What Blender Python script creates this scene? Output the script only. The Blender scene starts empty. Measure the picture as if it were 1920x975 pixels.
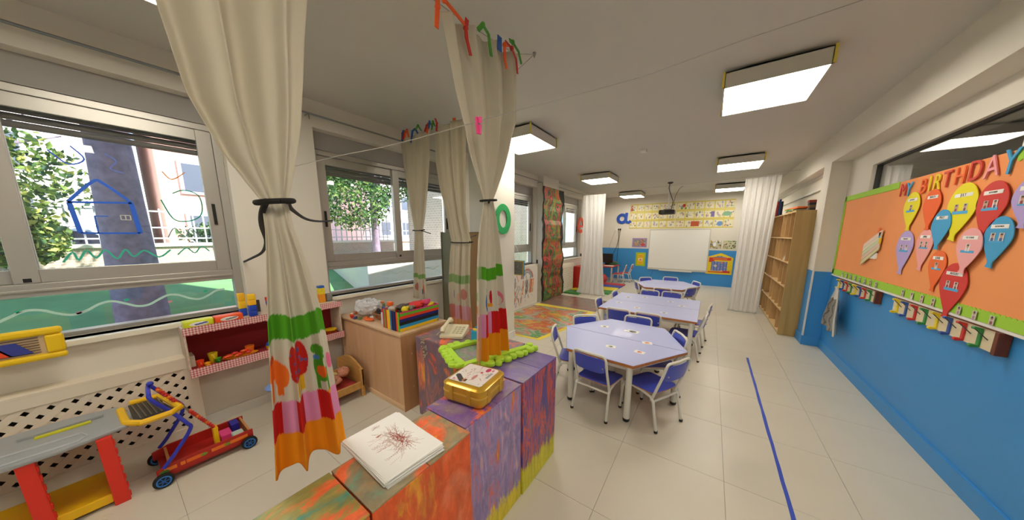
import bpy, bmesh, math, random
import numpy as np
from mathutils import Vector, Matrix
PI = math.pi
random.seed(7); np.random.seed(7)
S = bpy.context.scene
COL = S.collection

# ---------------------------------------------------------------- camera, world, sun, exposure
cam_d = bpy.data.cameras.new('camera'); cam = bpy.data.objects.new('camera', cam_d); COL.objects.link(cam)
cam.location = (0, 0, 1.5); cam.rotation_euler = (PI/2 - 0.1623, 0, 0.6064)
cam_d.sensor_width = 36; cam_d.lens = 533.5/1920*36; cam_d.shift_y = 39.9/1920
cam_d.clip_start = 0.02; cam_d.clip_end = 300
S.camera = cam
S.view_settings.view_transform = 'Standard'; S.view_settings.look = 'None'
S.view_settings.gamma = 1; S.view_settings.use_curve_mapping = False
S.view_settings.exposure = 0.5
W = bpy.data.worlds.new('world'); S.world = W; W.use_nodes = True
nt = W.node_tree; nt.nodes.clear()
sky = nt.nodes.new('ShaderNodeTexSky'); sky.sky_type = 'NISHITA'; sky.sun_disc = False
sky.sun_elevation = math.radians(48); sky.sun_rotation = math.radians(100)
bg = nt.nodes.new('ShaderNodeBackground'); bg.inputs[1].default_value = 0.42
wo = nt.nodes.new('ShaderNodeOutputWorld')
nt.links.new(sky.outputs[0], bg.inputs[0]); nt.links.new(bg.outputs[0], wo.inputs[0])
sd = bpy.data.lights.new('sun', 'SUN'); sd.energy = 11.0; sd.angle = 0.01; sd.color = (1, .95, .86)
sun = bpy.data.objects.new('sun', sd); COL.objects.link(sun)
sun.rotation_euler = (math.radians(-24), math.radians(40), 0)
LAMP_POWER = 13

# ---------------------------------------------------------------- materials
def lin(h):
    if not isinstance(h, str): return tuple(h)
    h = h.lstrip('#'); c = [int(h[i:i+2], 16)/255 for i in (0, 2, 4)]
    return tuple(x/12.92 if x <= .04045 else ((x+.055)/1.055)**2.4 for x in c)
MC = {}
def mat(h, rough=.5, metal=0, var=0, scale=6, bump=0, bscale=60, coat=0, emit=0, trans=0, spec=.5, name=None):
    key = (str(h), rough, metal, var, scale, bump, bscale, coat, emit, trans, spec)
    if key in MC: return MC[key]
    m = bpy.data.materials.new(name or 'paint'); m.use_nodes = True; MC[key] = m
    n = m.node_tree; b = n.nodes['Principled BSDF']; c = lin(h)
    b.inputs['Base Color'].default_value = (*c, 1); b.inputs['Roughness'].default_value = rough
    b.inputs['Metallic'].default_value = metal; b.inputs['Coat Weight'].default_value = coat
    b.inputs['Specular IOR Level'].default_value = spec
    if emit: b.inputs['Emission Color'].default_value = (*c, 1); b.inputs['Emission Strength'].default_value = emit
    tc = n.nodes.new('ShaderNodeTexCoord')
    if var:
        t = n.nodes.new('ShaderNodeTexNoise'); t.inputs['Scale'].default_value = scale; t.inputs['Detail'].default_value = 6
        n.links.new(tc.outputs['Object'], t.inputs['Vector'])
        mx = n.nodes.new('ShaderNodeMix'); mx.data_type = 'RGBA'
        mx.inputs[6].default_value = (*[x*(1-var) for x in c], 1); mx.inputs[7].default_value = (*[min(1, x*(1+var)) for x in c], 1)
        n.links.new(t.outputs[0], mx.inputs[0]); n.links.new(mx.outputs[2], b.inputs['Base Color'])
    if bump:
        t2 = n.nodes.new('ShaderNodeTexNoise'); t2.inputs['Scale'].default_value = bscale; t2.inputs['Detail'].default_value = 4
        n.links.new(tc.outputs['Object'], t2.inputs['Vector'])
        bp = n.nodes.new('ShaderNodeBump'); bp.inputs['Strength'].default_value = bump; bp.inputs['Distance'].default_value = .01
        n.links.new(t2.outputs[0], bp.inputs['Height']); n.links.new(bp.outputs[0], b.inputs['Normal'])
    if trans:
        tr = n.nodes.new('ShaderNodeBsdfTranslucent'); tr.inputs[0].default_value = (*c, 1)
        mi = n.nodes.new('ShaderNodeMixShader'); mi.inputs[0].default_value = trans
        n.links.new(b.outputs[0], mi.inputs[1]); n.links.new(tr.outputs[0], mi.inputs[2])
        n.links.new(mi.outputs[0], n.nodes['Material Output'].inputs[0])
    return m
def mat_print(rough=.6, trans=0, name='printed'):
    key = ('print', rough, trans)
    if key in MC: return MC[key]
    m = bpy.data.materials.new(name); m.use_nodes = True; MC[key] = m
    n = m.node_tree; b = n.nodes['Principled BSDF']; b.inputs['Roughness'].default_value = rough
    a = n.nodes.new('ShaderNodeAttribute'); a.attribute_name = 'Col'
    n.links.new(a.outputs['Color'], b.inputs['Base Color'])
    if trans:
        tr = n.nodes.new('ShaderNodeBsdfTranslucent'); n.links.new(a.outputs['Color'], tr.inputs[0])
        mi = n.nodes.new('ShaderNodeMixShader'); mi.inputs[0].default_value = trans
        n.links.new(b.outputs[0], mi.inputs[1]); n.links.new(tr.outputs[0], mi.inputs[2])
        n.links.new(mi.outputs[0], n.nodes['Material Output'].inputs[0])
    return m
def mat_wood(h1, h2, axis=2, scale=3, rough=.45):
    key = ('wood', h1, h2, axis, scale)
    if key in MC: return MC[key]
    m = bpy.data.materials.new('wood'); m.use_nodes = True; MC[key] = m
    n = m.node_tree; b = n.nodes['Principled BSDF']; b.inputs['Roughness'].default_value = rough
    tc = n.nodes.new('ShaderNodeTexCoord'); mp = n.nodes.new('ShaderNodeMapping')
    sc = [scale*8]*3; sc[axis] = scale*.5; mp.inputs['Scale'].default_value = sc
    t = n.nodes.new('ShaderNodeTexNoise'); t.inputs['Scale'].default_value = 1.5; t.inputs['Detail'].default_value = 5; t.inputs['Distortion'].default_value = .6
    cr = n.nodes.new('ShaderNodeValToRGB'); cr.color_ramp.elements[0].color = (*lin(h1), 1); cr.color_ramp.elements[1].color = (*lin(h2), 1)
    cr.color_ramp.elements[0].position = .3; cr.color_ramp.elements[1].position = .7
    n.links.new(tc.outputs['Object'], mp.inputs[0]); n.links.new(mp.outputs[0], t.inputs['Vector']); n.links.new(t.outputs[0], cr.inputs[0]); n.links.new(cr.outputs[0], b.inputs['Base Color'])
    return m
def mat_daub(cols, sc=(5, 5, 5), dist=1.5, seed=0, edge=None, rough=.4, low=None):
    """brushed poster paint: smeared noise through a many-coloured ramp; low = (z, hex) wash near the foot"""
    m = bpy.data.materials.new('poster_paint'); m.use_nodes = True
    n = m.node_tree; b = n.nodes['Principled BSDF']; b.inputs['Roughness'].default_value = rough
    tc = n.nodes.new('ShaderNodeTexCoord'); mp = n.nodes.new('ShaderNodeMapping')
    mp.inputs['Scale'].default_value = sc; mp.inputs['Location'].default_value = (seed*3.1, seed*1.7, seed*2.3)
    t = n.nodes.new('ShaderNodeTexNoise'); t.inputs['Scale'].default_value = 1; t.inputs['Detail'].default_value = 5; t.inputs['Roughness'].default_value = .62; t.inputs['Distortion'].default_value = dist
    cr = n.nodes.new('ShaderNodeValToRGB'); e = cr.color_ramp.elements
    k = len(cols)
    for i in range(k-2): e.new(.5)
    for i, c in enumerate(cols):
        e[i].position = .30 + .40*i/(k-1); e[i].color = (*lin(c), 1)
    n.links.new(tc.outputs['Object'], mp.inputs[0]); n.links.new(mp.outputs[0], t.inputs['Vector']); n.links.new(t.outputs[0], cr.inputs[0])
    out = cr.outputs[0]
    t2 = n.nodes.new('ShaderNodeTexNoise'); t2.inputs['Scale'].default_value = 3; t2.inputs['Detail'].default_value = 8; t2.inputs['Roughness'].default_value = .7
    n.links.new(mp.outputs[0], t2.inputs['Vector'])
    if low:
        sp = n.nodes.new('ShaderNodeSeparateXYZ'); n.links.new(tc.outputs['Object'], sp.inputs[0])
        ad = n.nodes.new('ShaderNodeMath'); ad.operation = 'MULTIPLY_ADD'; ad.inputs[1].default_value = -.28
        n.links.new(t2.outputs[0], ad.inputs[0]); n.links.new(sp.outputs[2], ad.inputs[2])
        mr = n.nodes.new('ShaderNodeMapRange'); mr.inputs[1].default_value = low[0]-.14; mr.inputs[2].default_value = low[0]-.10
        n.links.new(ad.outputs[0], mr.inputs[0])
        mx = n.nodes.new('ShaderNodeMix'); mx.data_type = 'RGBA'; mx.inputs[6].default_value = (*lin(low[1]), 1)
        n.links.new(mr.outputs[0], mx.inputs[0]); n.links.new(out, mx.inputs[7]); out = mx.outputs[2]
    hs = n.nodes.new('ShaderNodeHueSaturation'); mr2 = n.nodes.new('ShaderNodeMapRange')
    mr2.inputs[1].default_value = .3; mr2.inputs[2].default_value = .7; mr2.inputs[3].default_value = .75; mr2.inputs[4].default_value = 1.25
    n.links.new(t2.outputs[0], mr2.inputs[0]); n.links.new(mr2.outputs[0], hs.inputs['Value']); n.links.new(out, hs.inputs['Color'])
    n.links.new(hs.outputs[0], b.inputs['Base Color'])
    bp = n.nodes.new('ShaderNodeBump'); bp.inputs['Strength'].default_value = .25; bp.inputs['Distance'].default_value = .004
    n.links.new(t2.outputs[0], bp.inputs['Height']); n.links.new(bp.outputs[0], b.inputs['Normal'])
    return m
def mat_glass(tint=(1, 1, 1), refl=1.0):
    key = ('glass', tint, refl)
    if key in MC: return MC[key]
    m = bpy.data.materials.new('window_glass'); m.use_nodes = True; MC[key] = m
    n = m.node_tree; n.nodes.remove(n.nodes['Principled BSDF'])
    tr = n.nodes.new('ShaderNodeBsdfTransparent'); tr.inputs[0].default_value = (*tint, 1)
    gl = n.nodes.new('ShaderNodeBsdfGlossy'); gl.inputs['Roughness'].default_value = .01
    lw = n.nodes.new('ShaderNodeLayerWeight'); pw = n.nodes.new('ShaderNodeMath'); pw.operation = 'POWER'; pw.inputs[1].default_value = 5
    fr = n.nodes.new('ShaderNodeMath'); fr.operation = 'MULTIPLY_ADD'; fr.inputs[1].default_value = .96; fr.inputs[2].default_value = .04
    n.links.new(lw.outputs['Facing'], pw.inputs[0]); n.links.new(pw.outputs[0], fr.inputs[0])
    mu = n.nodes.new('ShaderNodeMath'); mu.operation = 'MULTIPLY'; mu.inputs[1].default_value = refl
    mi = n.nodes.new('ShaderNodeMixShader')
    n.links.new(fr.outputs[0], mu.inputs[0]); n.links.new(mu.outputs[0], mi.inputs[0]); n.links.new(tr.outputs[0], mi.inputs[1]); n.links.new(gl.outputs[0], mi.inputs[2])
    n.links.new(mi.outputs[0], n.nodes['Material Output'].inputs[0])
    return m
def mat_check(h1, h2, s):
    m = bpy.data.materials.new('gingham'); m.use_nodes = True; n = m.node_tree; b = n.nodes['Principled BSDF']; b.inputs['Roughness'].default_value = .9
    tc = n.nodes.new('ShaderNodeTexCoord'); prev = None
    sp = n.nodes.new('ShaderNodeSeparateXYZ'); n.links.new(tc.outputs['Object'], sp.inputs[0])
    outs = []
    for k in (1, 2):
        mm = n.nodes.new('ShaderNodeMath'); mm.operation = 'PINGPONG'; mm.inputs[1].default_value = s
        n.links.new(sp.outputs[k], mm.inputs[0])
        g = n.nodes.new('ShaderNodeMath'); g.operation = 'GREATER_THAN'; g.inputs[1].default_value = s*.5
        n.links.new(mm.outputs[0], g.inputs[0]); outs.append(g)
    ad = n.nodes.new('ShaderNodeMath'); ad.operation = 'ADD'; n.links.new(outs[0].outputs[0], ad.inputs[0]); n.links.new(outs[1].outputs[0], ad.inputs[1])
    hv = n.nodes.new('ShaderNodeMath'); hv.operation = 'MULTIPLY'; hv.inputs[1].default_value = .5; n.links.new(ad.outputs[0], hv.inputs[0])
    mx = n.nodes.new('ShaderNodeMix'); mx.data_type = 'RGBA'; mx.inputs[6].default_value = (*lin(h1), 1); mx.inputs[7].default_value = (*lin(h2), 1)
    n.links.new(hv.outputs[0], mx.inputs[0]); n.links.new(mx.outputs[2], b.inputs['Base Color'])
    return m
def mat_brick(h1, h2, hm, scale=5):
    m = bpy.data.materials.new('brickwork'); m.use_nodes = True; n = m.node_tree; b = n.nodes['Principled BSDF']; b.inputs['Roughness'].default_value = .9
    tc = n.nodes.new('ShaderNodeTexCoord'); sp = n.nodes.new('ShaderNodeSeparateXYZ'); cb = n.nodes.new('ShaderNodeCombineXYZ')
    ad = n.nodes.new('ShaderNodeMath'); ad.operation = 'ADD'
    n.links.new(tc.outputs['Object'], sp.inputs[0]); n.links.new(sp.outputs[0], ad.inputs[0]); n.links.new(sp.outputs[1], ad.inputs[1])
    n.links.new(ad.outputs[0], cb.inputs[0]); n.links.new(sp.outputs[2], cb.inputs[1])
    t = n.nodes.new('ShaderNodeTexBrick'); t.inputs['Scale'].default_value = scale
    t.inputs['Color1'].default_value = (*lin(h1), 1); t.inputs['Color2'].default_value = (*lin(h2), 1); t.inputs['Mortar'].default_value = (*lin(hm), 1)
    n.links.new(cb.outputs[0], t.inputs['Vector']); n.links.new(t.outputs[0], b.inputs['Base Color'])
    return m

# ---------------------------------------------------------------- mesh helpers
OFF = {}
class MB:
    def __init__(s): s.bm = bmesh.new(); s.mi = 0
    def _fin(s, fs):
        for f in fs: f.material_index = s.mi
    def m(s, i): s.mi = i; return s
    def box(s, x0, x1, y0, y1, z0, z1):
        v = [s.bm.verts.new(p) for p in ((x0,y0,z0),(x1,y0,z0),(x1,y1,z0),(x0,y1,z0),(x0,y0,z1),(x1,y0,z1),(x1,y1,z1),(x0,y1,z1))]
        s._fin([s.bm.faces.new([v[i] for i in q]) for q in ((3,2,1,0),(4,5,6,7),(0,1,5,4),(1,2,6,5),(2,3,7,6),(3,0,4,7))]); return s
    def obox(s, c, ax, ay, az):
        """oriented box: centre and three half-axis vectors"""
        c, ax, ay, az = Vector(c), Vector(ax), Vector(ay), Vector(az)
        v = [s.bm.verts.new(c+ax*i+ay*j+az*k) for i, j, k in ((-1,-1,-1),(1,-1,-1),(1,1,-1),(-1,1,-1),(-1,-1,1),(1,-1,1),(1,1,1),(-1,1,1))]
        s._fin([s.bm.faces.new([v[i] for i in q]) for q in ((3,2,1,0),(4,5,6,7),(0,1,5,4),(1,2,6,5),(2,3,7,6),(3,0,4,7))]); return s
    def rings(s, rings, cap=True, closed=False):
        R = [[s.bm.verts.new(p) for p in r] for r in rings]; k = len(R[0]); fs = []
        n = len(R)
        for a in range(n if closed else n-1):
            b = (a+1) % n
            for i in range(k):
                fs.append(s.bm.faces.new((R[a][i], R[a][(i+1) % k], R[b][(i+1) % k], R[b][i])))
        if cap and not closed:
            fs.append(s.bm.faces.new(list(reversed(R[0])))); fs.append(s.bm.faces.new(R[-1]))
        s._fin(fs); return s
    def tube(s, path, r, seg=10, closed=False, flat=None):
        P = [Vector(p) for p in path]; n = len(P); rs = r if isinstance(r, (list, tuple)) else [r]*n
        def tan(i):
            a = P[(i-1) % n] if (closed or i > 0) else P[i]; b = P[(i+1) % n] if (closed or i < n-1) else P[i]
            return (b-a).normalized()
        t0 = tan(0); up = Vector((0, 0, 1)) if abs(t0.z) < .9 else Vector((1, 0, 0))
        u = t0.cross(up).normalized(); out = []
        for i in range(n):
            t = tan(i); u = (u - t*u.dot(t)).normalized(); w = t.cross(u)
            out.append([P[i] + (u*math.cos(2*PI*k/seg) + w*math.sin(2*PI*k/seg))*rs[i] for k in range(seg)])
        return s.rings(out, closed=closed)
    def cyl(s, p0, p1, r, r2=None, seg=16): return s.tube([p0, p1], [r, r if r2 is None else r2], seg)
    def lathe(s, c, prof, seg=20, axis='z', sx=1, sy=1):
        out = []
        for r, z in prof:
            ring = []
            for k in range(seg):
                a = 2*PI*k/seg; x, y = r*math.cos(a)*sx, r*math.sin(a)*sy
                p = {'z': (x, y, z), 'x': (z, x, y), 'y': (x, z, -y)}[axis]
                ring.append(Vector(c)+Vector(p))
            out.append(ring)
        return s.rings(out)
    def ball(s, c, r, seg=14, rot=None):
        r = r if isinstance(r, (list, tuple)) else (r, r, r)
        before = len(s.bm.faces)
        M = Matrix.Translation(c) @ (rot.to_4x4() if rot is not None else Matrix()) @ Matrix.Diagonal((*r, 1))
        g = bmesh.ops.create_uvsphere(s.bm, u_segments=seg, v_segments=max(6, seg//2+1), radius=1, matrix=M)
        s._fin({f for v in g['verts'] for f in v.link_faces}); return s
    def prism(s, poly, lo, hi, axis='z'):
        """extrude 2-D polygon; axis x: poly=(y,z); y: (x,z); z: (x,y)"""
        def P(a, b, h): return {'z': (a, b, h), 'x': (h, a, b), 'y': (a, h, b)}[axis]
        A = [s.bm.verts.new(P(a, b, lo)) for a, b in poly]; B = [s.bm.verts.new(P(a, b, hi)) for a, b in poly]
        k = len(poly); fs = [s.bm.faces.new(A), s.bm.faces.new(B)]
        for i in range(k): fs.append(s.bm.faces.new((A[i], A[(i+1) % k], B[(i+1) % k], B[i])))
        s._fin(fs); return s
    def rbox(s, x0, x1, y0, y1, z0, z1, r, seg=5, top_in=0):
        """box with rounded vertical corners"""
        def ring(z, e):
            o = []
            for cx, cy, a0 in ((x1-r, y1-r, 0), (x0+r, y1-r, 90), (x0+r, y0+r, 180), (x1-r, y0+r, 270)):
                for k in range(seg+1):
                    a = math.radians(a0+90*k/seg); o.append((cx+(r-e)*math.cos(a), cy+(r-e)*math.sin(a), z))
            return o
        e = min(r*.45, (z1-z0)*.3)
        return s.rings([ring(z0, e*.8), ring(z0+e*.6, .0), ring(z1-e, 0), ring(z1-e*.3, e*.35), ring(z1, e)])
    def build(s, name, mats, parent=None, smooth=False, bevel=0, solid=0):
        off = OFF.get(parent.name, Vector()) if parent is not None else Vector()
        bmesh.ops.recalc_face_normals(s.bm, faces=s.bm.faces[:])
        if off.length: bmesh.ops.translate(s.bm, verts=s.bm.verts[:], vec=-off)
        me = bpy.data.meshes.new(name); s.bm.to_mesh(me); s.bm.free()
        for m_ in (mats if isinstance(mats, (list, tuple)) else [mats]): me.materials.append(m_)
        o = bpy.data.objects.new(name, me); COL.objects.link(o)
        if parent is not None: o.parent = parent; OFF[o.name] = off
        if smooth:
            me.polygons.foreach_set('use_smooth', [True]*len(me.polygons))
            me.set_sharp_from_angle(angle=math.radians(40))
        if bevel:
            b = o.modifiers.new('bevel', 'BEVEL'); b.width = bevel; b.segments = 2; b.limit_method = 'ANGLE'; b.angle_limit = math.radians(50)
        if solid:
            b = o.modifiers.new('solid', 'SOLIDIFY'); b.thickness = solid; b.offset = 0
        return o
def tag(o, label, cat, group=None, kind=None):
    if label: o['label'] = label
    if cat: o['category'] = cat
    if group: o['group'] = group
    if kind: o['kind'] = kind
    return o
def thing(name, label, cat, loc=(0, 0, 0), group=None, world=True, rz=0):
    o = bpy.data.objects.new(name, None); COL.objects.link(o); o.location = loc; o.rotation_euler = (0, 0, rz)
    o.empty_display_size = .05
    if world: OFF[o.name] = Vector(loc)
    return tag(o, label, cat, group)
def struct(o): o['kind'] = 'structure'; return o
def dup(root, loc, rz, label, group=None):
    r = root.copy(); COL.objects.link(r); r.location = loc; r.rotation_euler = (0, 0, rz); r['label'] = label
    if group: r['group'] = group
    for ch in list(root.children):
        c = ch.copy(); COL.objects.link(c); c.parent = r
        for g in list(ch.children):
            d = g.copy(); COL.objects.link(d); d.parent = c
    return r
def single(name, mb, m, label, cat, loc=None, group=None, **k):
    """one-mesh thing whose origin is put at its base"""
    o = mb.build(name, m, None, **k)
    co = np.array([v.co[:] for v in o.data.vertices])
    b = Vector(((co[:, 0].min()+co[:, 0].max())/2, (co[:, 1].min()+co[:, 1].max())/2, co[:, 2].min()))
    o.data.transform(Matrix.Translation(-b)); o.location = b
    return tag(o, label, cat, group)
# flat print: a little raster painter whose pixels become vertex colours of a fine grid
class Canvas:
    def __init__(s, w, h, bgc): s.a = np.zeros((h, w, 3)); s.a[:] = lin(bgc); s.w, s.h = w, h; s.Y, s.X = np.mgrid[0:h, 0:w]; s.X = (s.X+.5)/w; s.Y = 1-(s.Y+.5)/h
    def rect(s, x0, x1, y0, y1, c): s.a[(s.X >= x0) & (s.X <= x1) & (s.Y >= y0) & (s.Y <= y1)] = lin(c)
    def ell(s, cx, cy, rx, ry, c): s.a[((s.X-cx)/rx)**2+((s.Y-cy)/ry)**2 <= 1] = lin(c)
    def line(s, x0, y0, x1, y1, t, c, asp=1):
        dx, dy = (x1-x0)*asp, y1-y0; L = dx*dx+dy*dy+1e-9
        k = np.clip((((s.X-x0)*asp)*dx+(s.Y-y0)*dy)/L, 0, 1)
        d = np.hypot((s.X-x0)*asp-k*dx, s.Y-y0-k*dy); s.a[d < t] = lin(c)
    def poly(s, pts, c):
        ins = np.zeros(s.X.shape, bool); n = len(pts)
        for i in range(n):
            (xa, ya), (xb, yb) = pts[i], pts[(i+1) % n]
            cond = ((ya > s.Y) != (yb > s.Y)); xi = (xb-xa)*(s.Y-ya)/((yb-ya) or 1e-9)+xa
            ins ^= cond & (s.X < xi)
        s.a[ins] = lin(c)
def print_mesh(name, cv, o, u, v, parent=None, rough=.6, mask=None):
    """grid mesh from a canvas; o lower-left corner, u right vector, v up vector"""
    off = OFF.get(parent.name, Vector()) if parent is not None else Vector()
    o, u, v = Vector(o)-off, Vector(u), Vector(v); w, h = cv.w, cv.h
    gx, gy = np.meshgrid(np.linspace(0, 1, w), np.linspace(1, 0, h))
    P = np.array(o)[None, None]+gx[..., None]*np.array(u)+gy[..., None]*np.array(v)
    idx = np.arange(w*h).reshape(h, w)
    F = np.stack([idx[1:, :-1], idx[1:, 1:], idx[:-1, 1:], idx[:-1, :-1]], -1).reshape(-1, 4)
    if mask is not None:
        k = mask[:-1, :-1].reshape(-1); F = F[k]
    me = bpy.data.meshes.new(name); me.from_pydata(P.reshape(-1, 3).tolist(), [], F.tolist())
    at = me.color_attributes.new('Col', 'FLOAT_COLOR', 'POINT')
    at.data.foreach_set('color', np.concatenate([cv.a.reshape(-1, 3), np.ones((w*h, 1))], 1).ravel())
    me.materials.append(mat_print(rough)); ob = bpy.data.objects.new(name, me); COL.objects.link(ob)
    if parent is not None: ob.parent = parent; OFF[ob.name] = off
    return ob
def text_mesh(txt, size, depth=.0005):
    cu = bpy.data.curves.new('t', 'FONT'); cu.body = txt; cu.size = size; cu.extrude = depth; cu.align_x = 'CENTER'; cu.align_y = 'CENTER'
    ob = bpy.data.objects.new('t', cu); COL.objects.link(ob); dg = bpy.context.evaluated_depsgraph_get(); dg.update()
    me = bpy.data.meshes.new_from_object(ob.evaluated_get(dg)); bpy.data.objects.remove(ob); return me
def put_text(name, txt, size, m, M, parent=None, depth=.0005):
    me = text_mesh(txt, size, depth); off = OFF.get(parent.name, Vector()) if parent is not None else Vector()
    me.transform(Matrix.Translation(-off) @ M); me.materials.clear(); me.materials.append(m); me.name = name
    o = bpy.data.objects.new(name, me); COL.objects.link(o)
    if parent is not None: o.parent = parent; OFF[o.name] = off
    return o
def arc(cx, cy, r, a0, a1, n=12): return [(cx+r*math.cos(math.radians(a0+(a1-a0)*k/n)), cy+r*math.sin(math.radians(a0+(a1-a0)*k/n))) for k in range(n+1)]

# ---------------------------------------------------------------- palette
WHITE = mat('#e0dbcf', .75, bump=.05, bscale=90, name='wall_paint'); WHITE2 = mat('#e6e4de', .6)
CEIL = mat('#cfccc4', .9, name='ceiling_paint'); BLUE = mat('#3a90d4', .45, bump=.04, bscale=40, name='blue_gloss_paint')
TILE = mat('#cec7b6', .32, var=.05, scale=3, bump=.02, bscale=8, name='vinyl_tile'); GROUT = mat('#aaa498', .8)
ALU = mat('#b9b6ae', .38, .55, name='aluminium'); ALUD = mat('#8e8c86', .45, .4); BLACK = mat('#15120f', .5); DARK = mat('#3b3a38', .6)
CREAM = mat('#e9e4d3', .5); STEEL = mat('#9b9a96', .3, .9)
RED = mat('#d2241c', .4); ORANGE = mat('#ee6a1e', .4); YEL = mat('#f4c515', .4); GRN = mat('#3fa13a', .45); BLU = mat('#2340b8', .35); SKYB = mat('#3d9fd6', .5); PINK = mat('#e889b4', .5)
PAPER = mat('#efede8', .8)

# ---------------------------------------------------------------- setting
XL, XR, YB, YF, ZC = -3.18, 1.33, -4.6, 10.2, 2.74
fl = struct(MB().box(XL-.02, XR+.02, YB, YF, -.15, -.006).build('floor', GROUT))
cache = {}
xs = [XL]+[-.4-.6*k for k in range(4, -1, -1)]+[.2, .8, XR]
ys = [YB]+[2.0+.64*k for k in range(-10, 13)]+[YF]
for i in range(len(xs)-1):
    for j in range(len(ys)-1):
        w, d = xs[i+1]-xs[i]-.002, ys[j+1]-ys[j]-.002; key = (round(w, 3), round(d, 3))
        if d < .02: continue
        if key not in cache:
            t = MB().box(-w/2, w/2, -d/2, d/2, -.006, 0).build('tile', TILE, fl); cache[key] = t
        else: t = cache[key].copy(); COL.objects.link(t); t.parent = fl
        t.location = ((xs[i]+xs[i+1])/2, (ys[j]+ys[j+1])/2, 0)
struct(MB().box(XL-.3, XR+.3, YB-.2, YF+.2, ZC, ZC+.3).build('ceiling', CEIL))
# far wall, dado below
struct(MB().m(0).box(XL-.3, XR+.3, YF, YF+.2, 1.05, ZC).m(1).box(XL-.3, XR+.3, YF, YF+.2, -.15, 1.05).build('wall_far', [WHITE, BLUE]))
struct(MB().box(XL-.3, XR+.3, YB-.2, YB, -.15, ZC).build('wall_back', WHITE))
# left wall around the four windows
WIN = [(-1.19, .66), (1.29, 3.12), (3.75, 5.52), (6.35, 8.13)]
WZ0, WZ1, WZ2 = .865, 2.33, 2.50
b = MB(); x0, x1 = XL-.22, XL
b.box(x0, x1, YB, YF, -.15, WZ0).box(x0, x1, YB, YF, WZ2, ZC)
prev = YB
for a, c in WIN: b.box(x0, x1, prev, a, WZ0, WZ2); prev = c
b.box(x0, x1, prev, YF, WZ0, WZ2)
struct(b.build('wall_left', WHITE))
struct(MB().box(XL, XL+.012, YB, 2.84, 0, .08).box(XL, XL+.012, 3.33, YF, 0, .08).build('baseboard_left', WHITE2))
# right wall with interior glazing, beam and column
GY0, GY1, GZ0, GZ1 = .95, 4.77, 1.93, 2.225
b = MB(); x0, x1 = XR, XR+.2
b.m(1).box(x0, x1, YB, YF, -.15, 1.02).m(0).box(x0, x1, YB, YF, 1.02, GZ0).box(x0, x1, YB, GY0, GZ0, GZ1).box(x0, x1, GY1, YF, GZ0, GZ1).box(x0, x1, YB, YF, GZ1, ZC)
struct(b.build('wall_right', [WHITE, BLUE]))
struct(MB().box(1.16, XR, YB, YF, 2.40, ZC).build('trim_1', WHITE))      # ceiling beam
struct(MB().m(0).box(1.16, XR, 5.39, 5.70, 1.02, 2.40).m(1).box(1.16, XR, 5.39, 5.70, 0, 1.02).box(1.145, XR, 5.375, 5.71, 0, .12).build('trim_2', [WHITE, BLUE]))
struct(MB().box(1.148, 1.165, 5.378, 5.395, .13, 1.02).box(1.155, 1.163, 5.383, 5.391, 1.02, 2.4).build('trim_3', WHITE2))
struct(MB().box(XR-.015, XR, YB, 5.375, 0, .12).build('baseboard_right', BLUE))
struct(MB().box(1.29, XR, 5.9, 10.2, 2.17, 2.19).box(1.29, XR, 5.9, 10.2, 2.38, 2.40).build('trim_4', WHITE2))
w = struct(MB().box(XR+.05, XR+.058, GY0, GY1, GZ0, GZ1).build('window_5', mat_glass((.6, .6, .58), 2.2)))
MB().box(XR+.03, XR+.08, GY0, GY1, GZ1-.012, GZ1).box(XR+.03, XR+.08, GY0, GY1, GZ0, GZ0+.012).box(XR+.03, XR+.08, GY1-.012, GY1, GZ0, GZ1).build('frame', DARK, w)
MB().box(XR+.01, XR+.09, 2.84, 2.93, GZ0, GZ1).build('mullion', WHITE2, w)
struct(MB().box(XR+.2, XR+2.2, YB, 8, 2.6, 2.7).box(XR+2.2, XR+2.3, YB, 8, 0, 2.7).box(XR+.2, XR+2.2, 8, 8.1, 0, 2.7).box(XR+.2, XR+2.2, YB-.1, YB, 0, 2.7).box(XR+.2, XR+2.2, YB, 8, -.15, -.05).build('wall_corridor', mat('#9c9a92', .8)))
lm = MB().box(XR+.9, XR+1.3, -1.5, 4.5, 2.55, 2.59).build('corridor_fill', mat('#fffaf0', .5, emit=9.0)); lm.data.transform(Matrix.Translation((-XR-1.1, -1.5, -2.55))); lm.location = (XR+1.1, 1.5, 2.55); tag(lm, 'long added fill light under the corridor ceiling behind the glazed strip', 'lamp')  # glowing panel added to brighten the corridor behind the glass
# pillar at the windows
struct(MB().box(-2.66, -2.27, 2.85, 3.33, 0, ZC).build('wall_pillar', WHITE))
struct(MB().box(-2.672, -2.258, 2.838, 3.342, 0, .11).build('baseboard_pillar', WHITE2))
struct(MB().box(XL, XL+.14, 5.56, 6.3, 0, ZC).build('wall_pier', WHITE))

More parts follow.
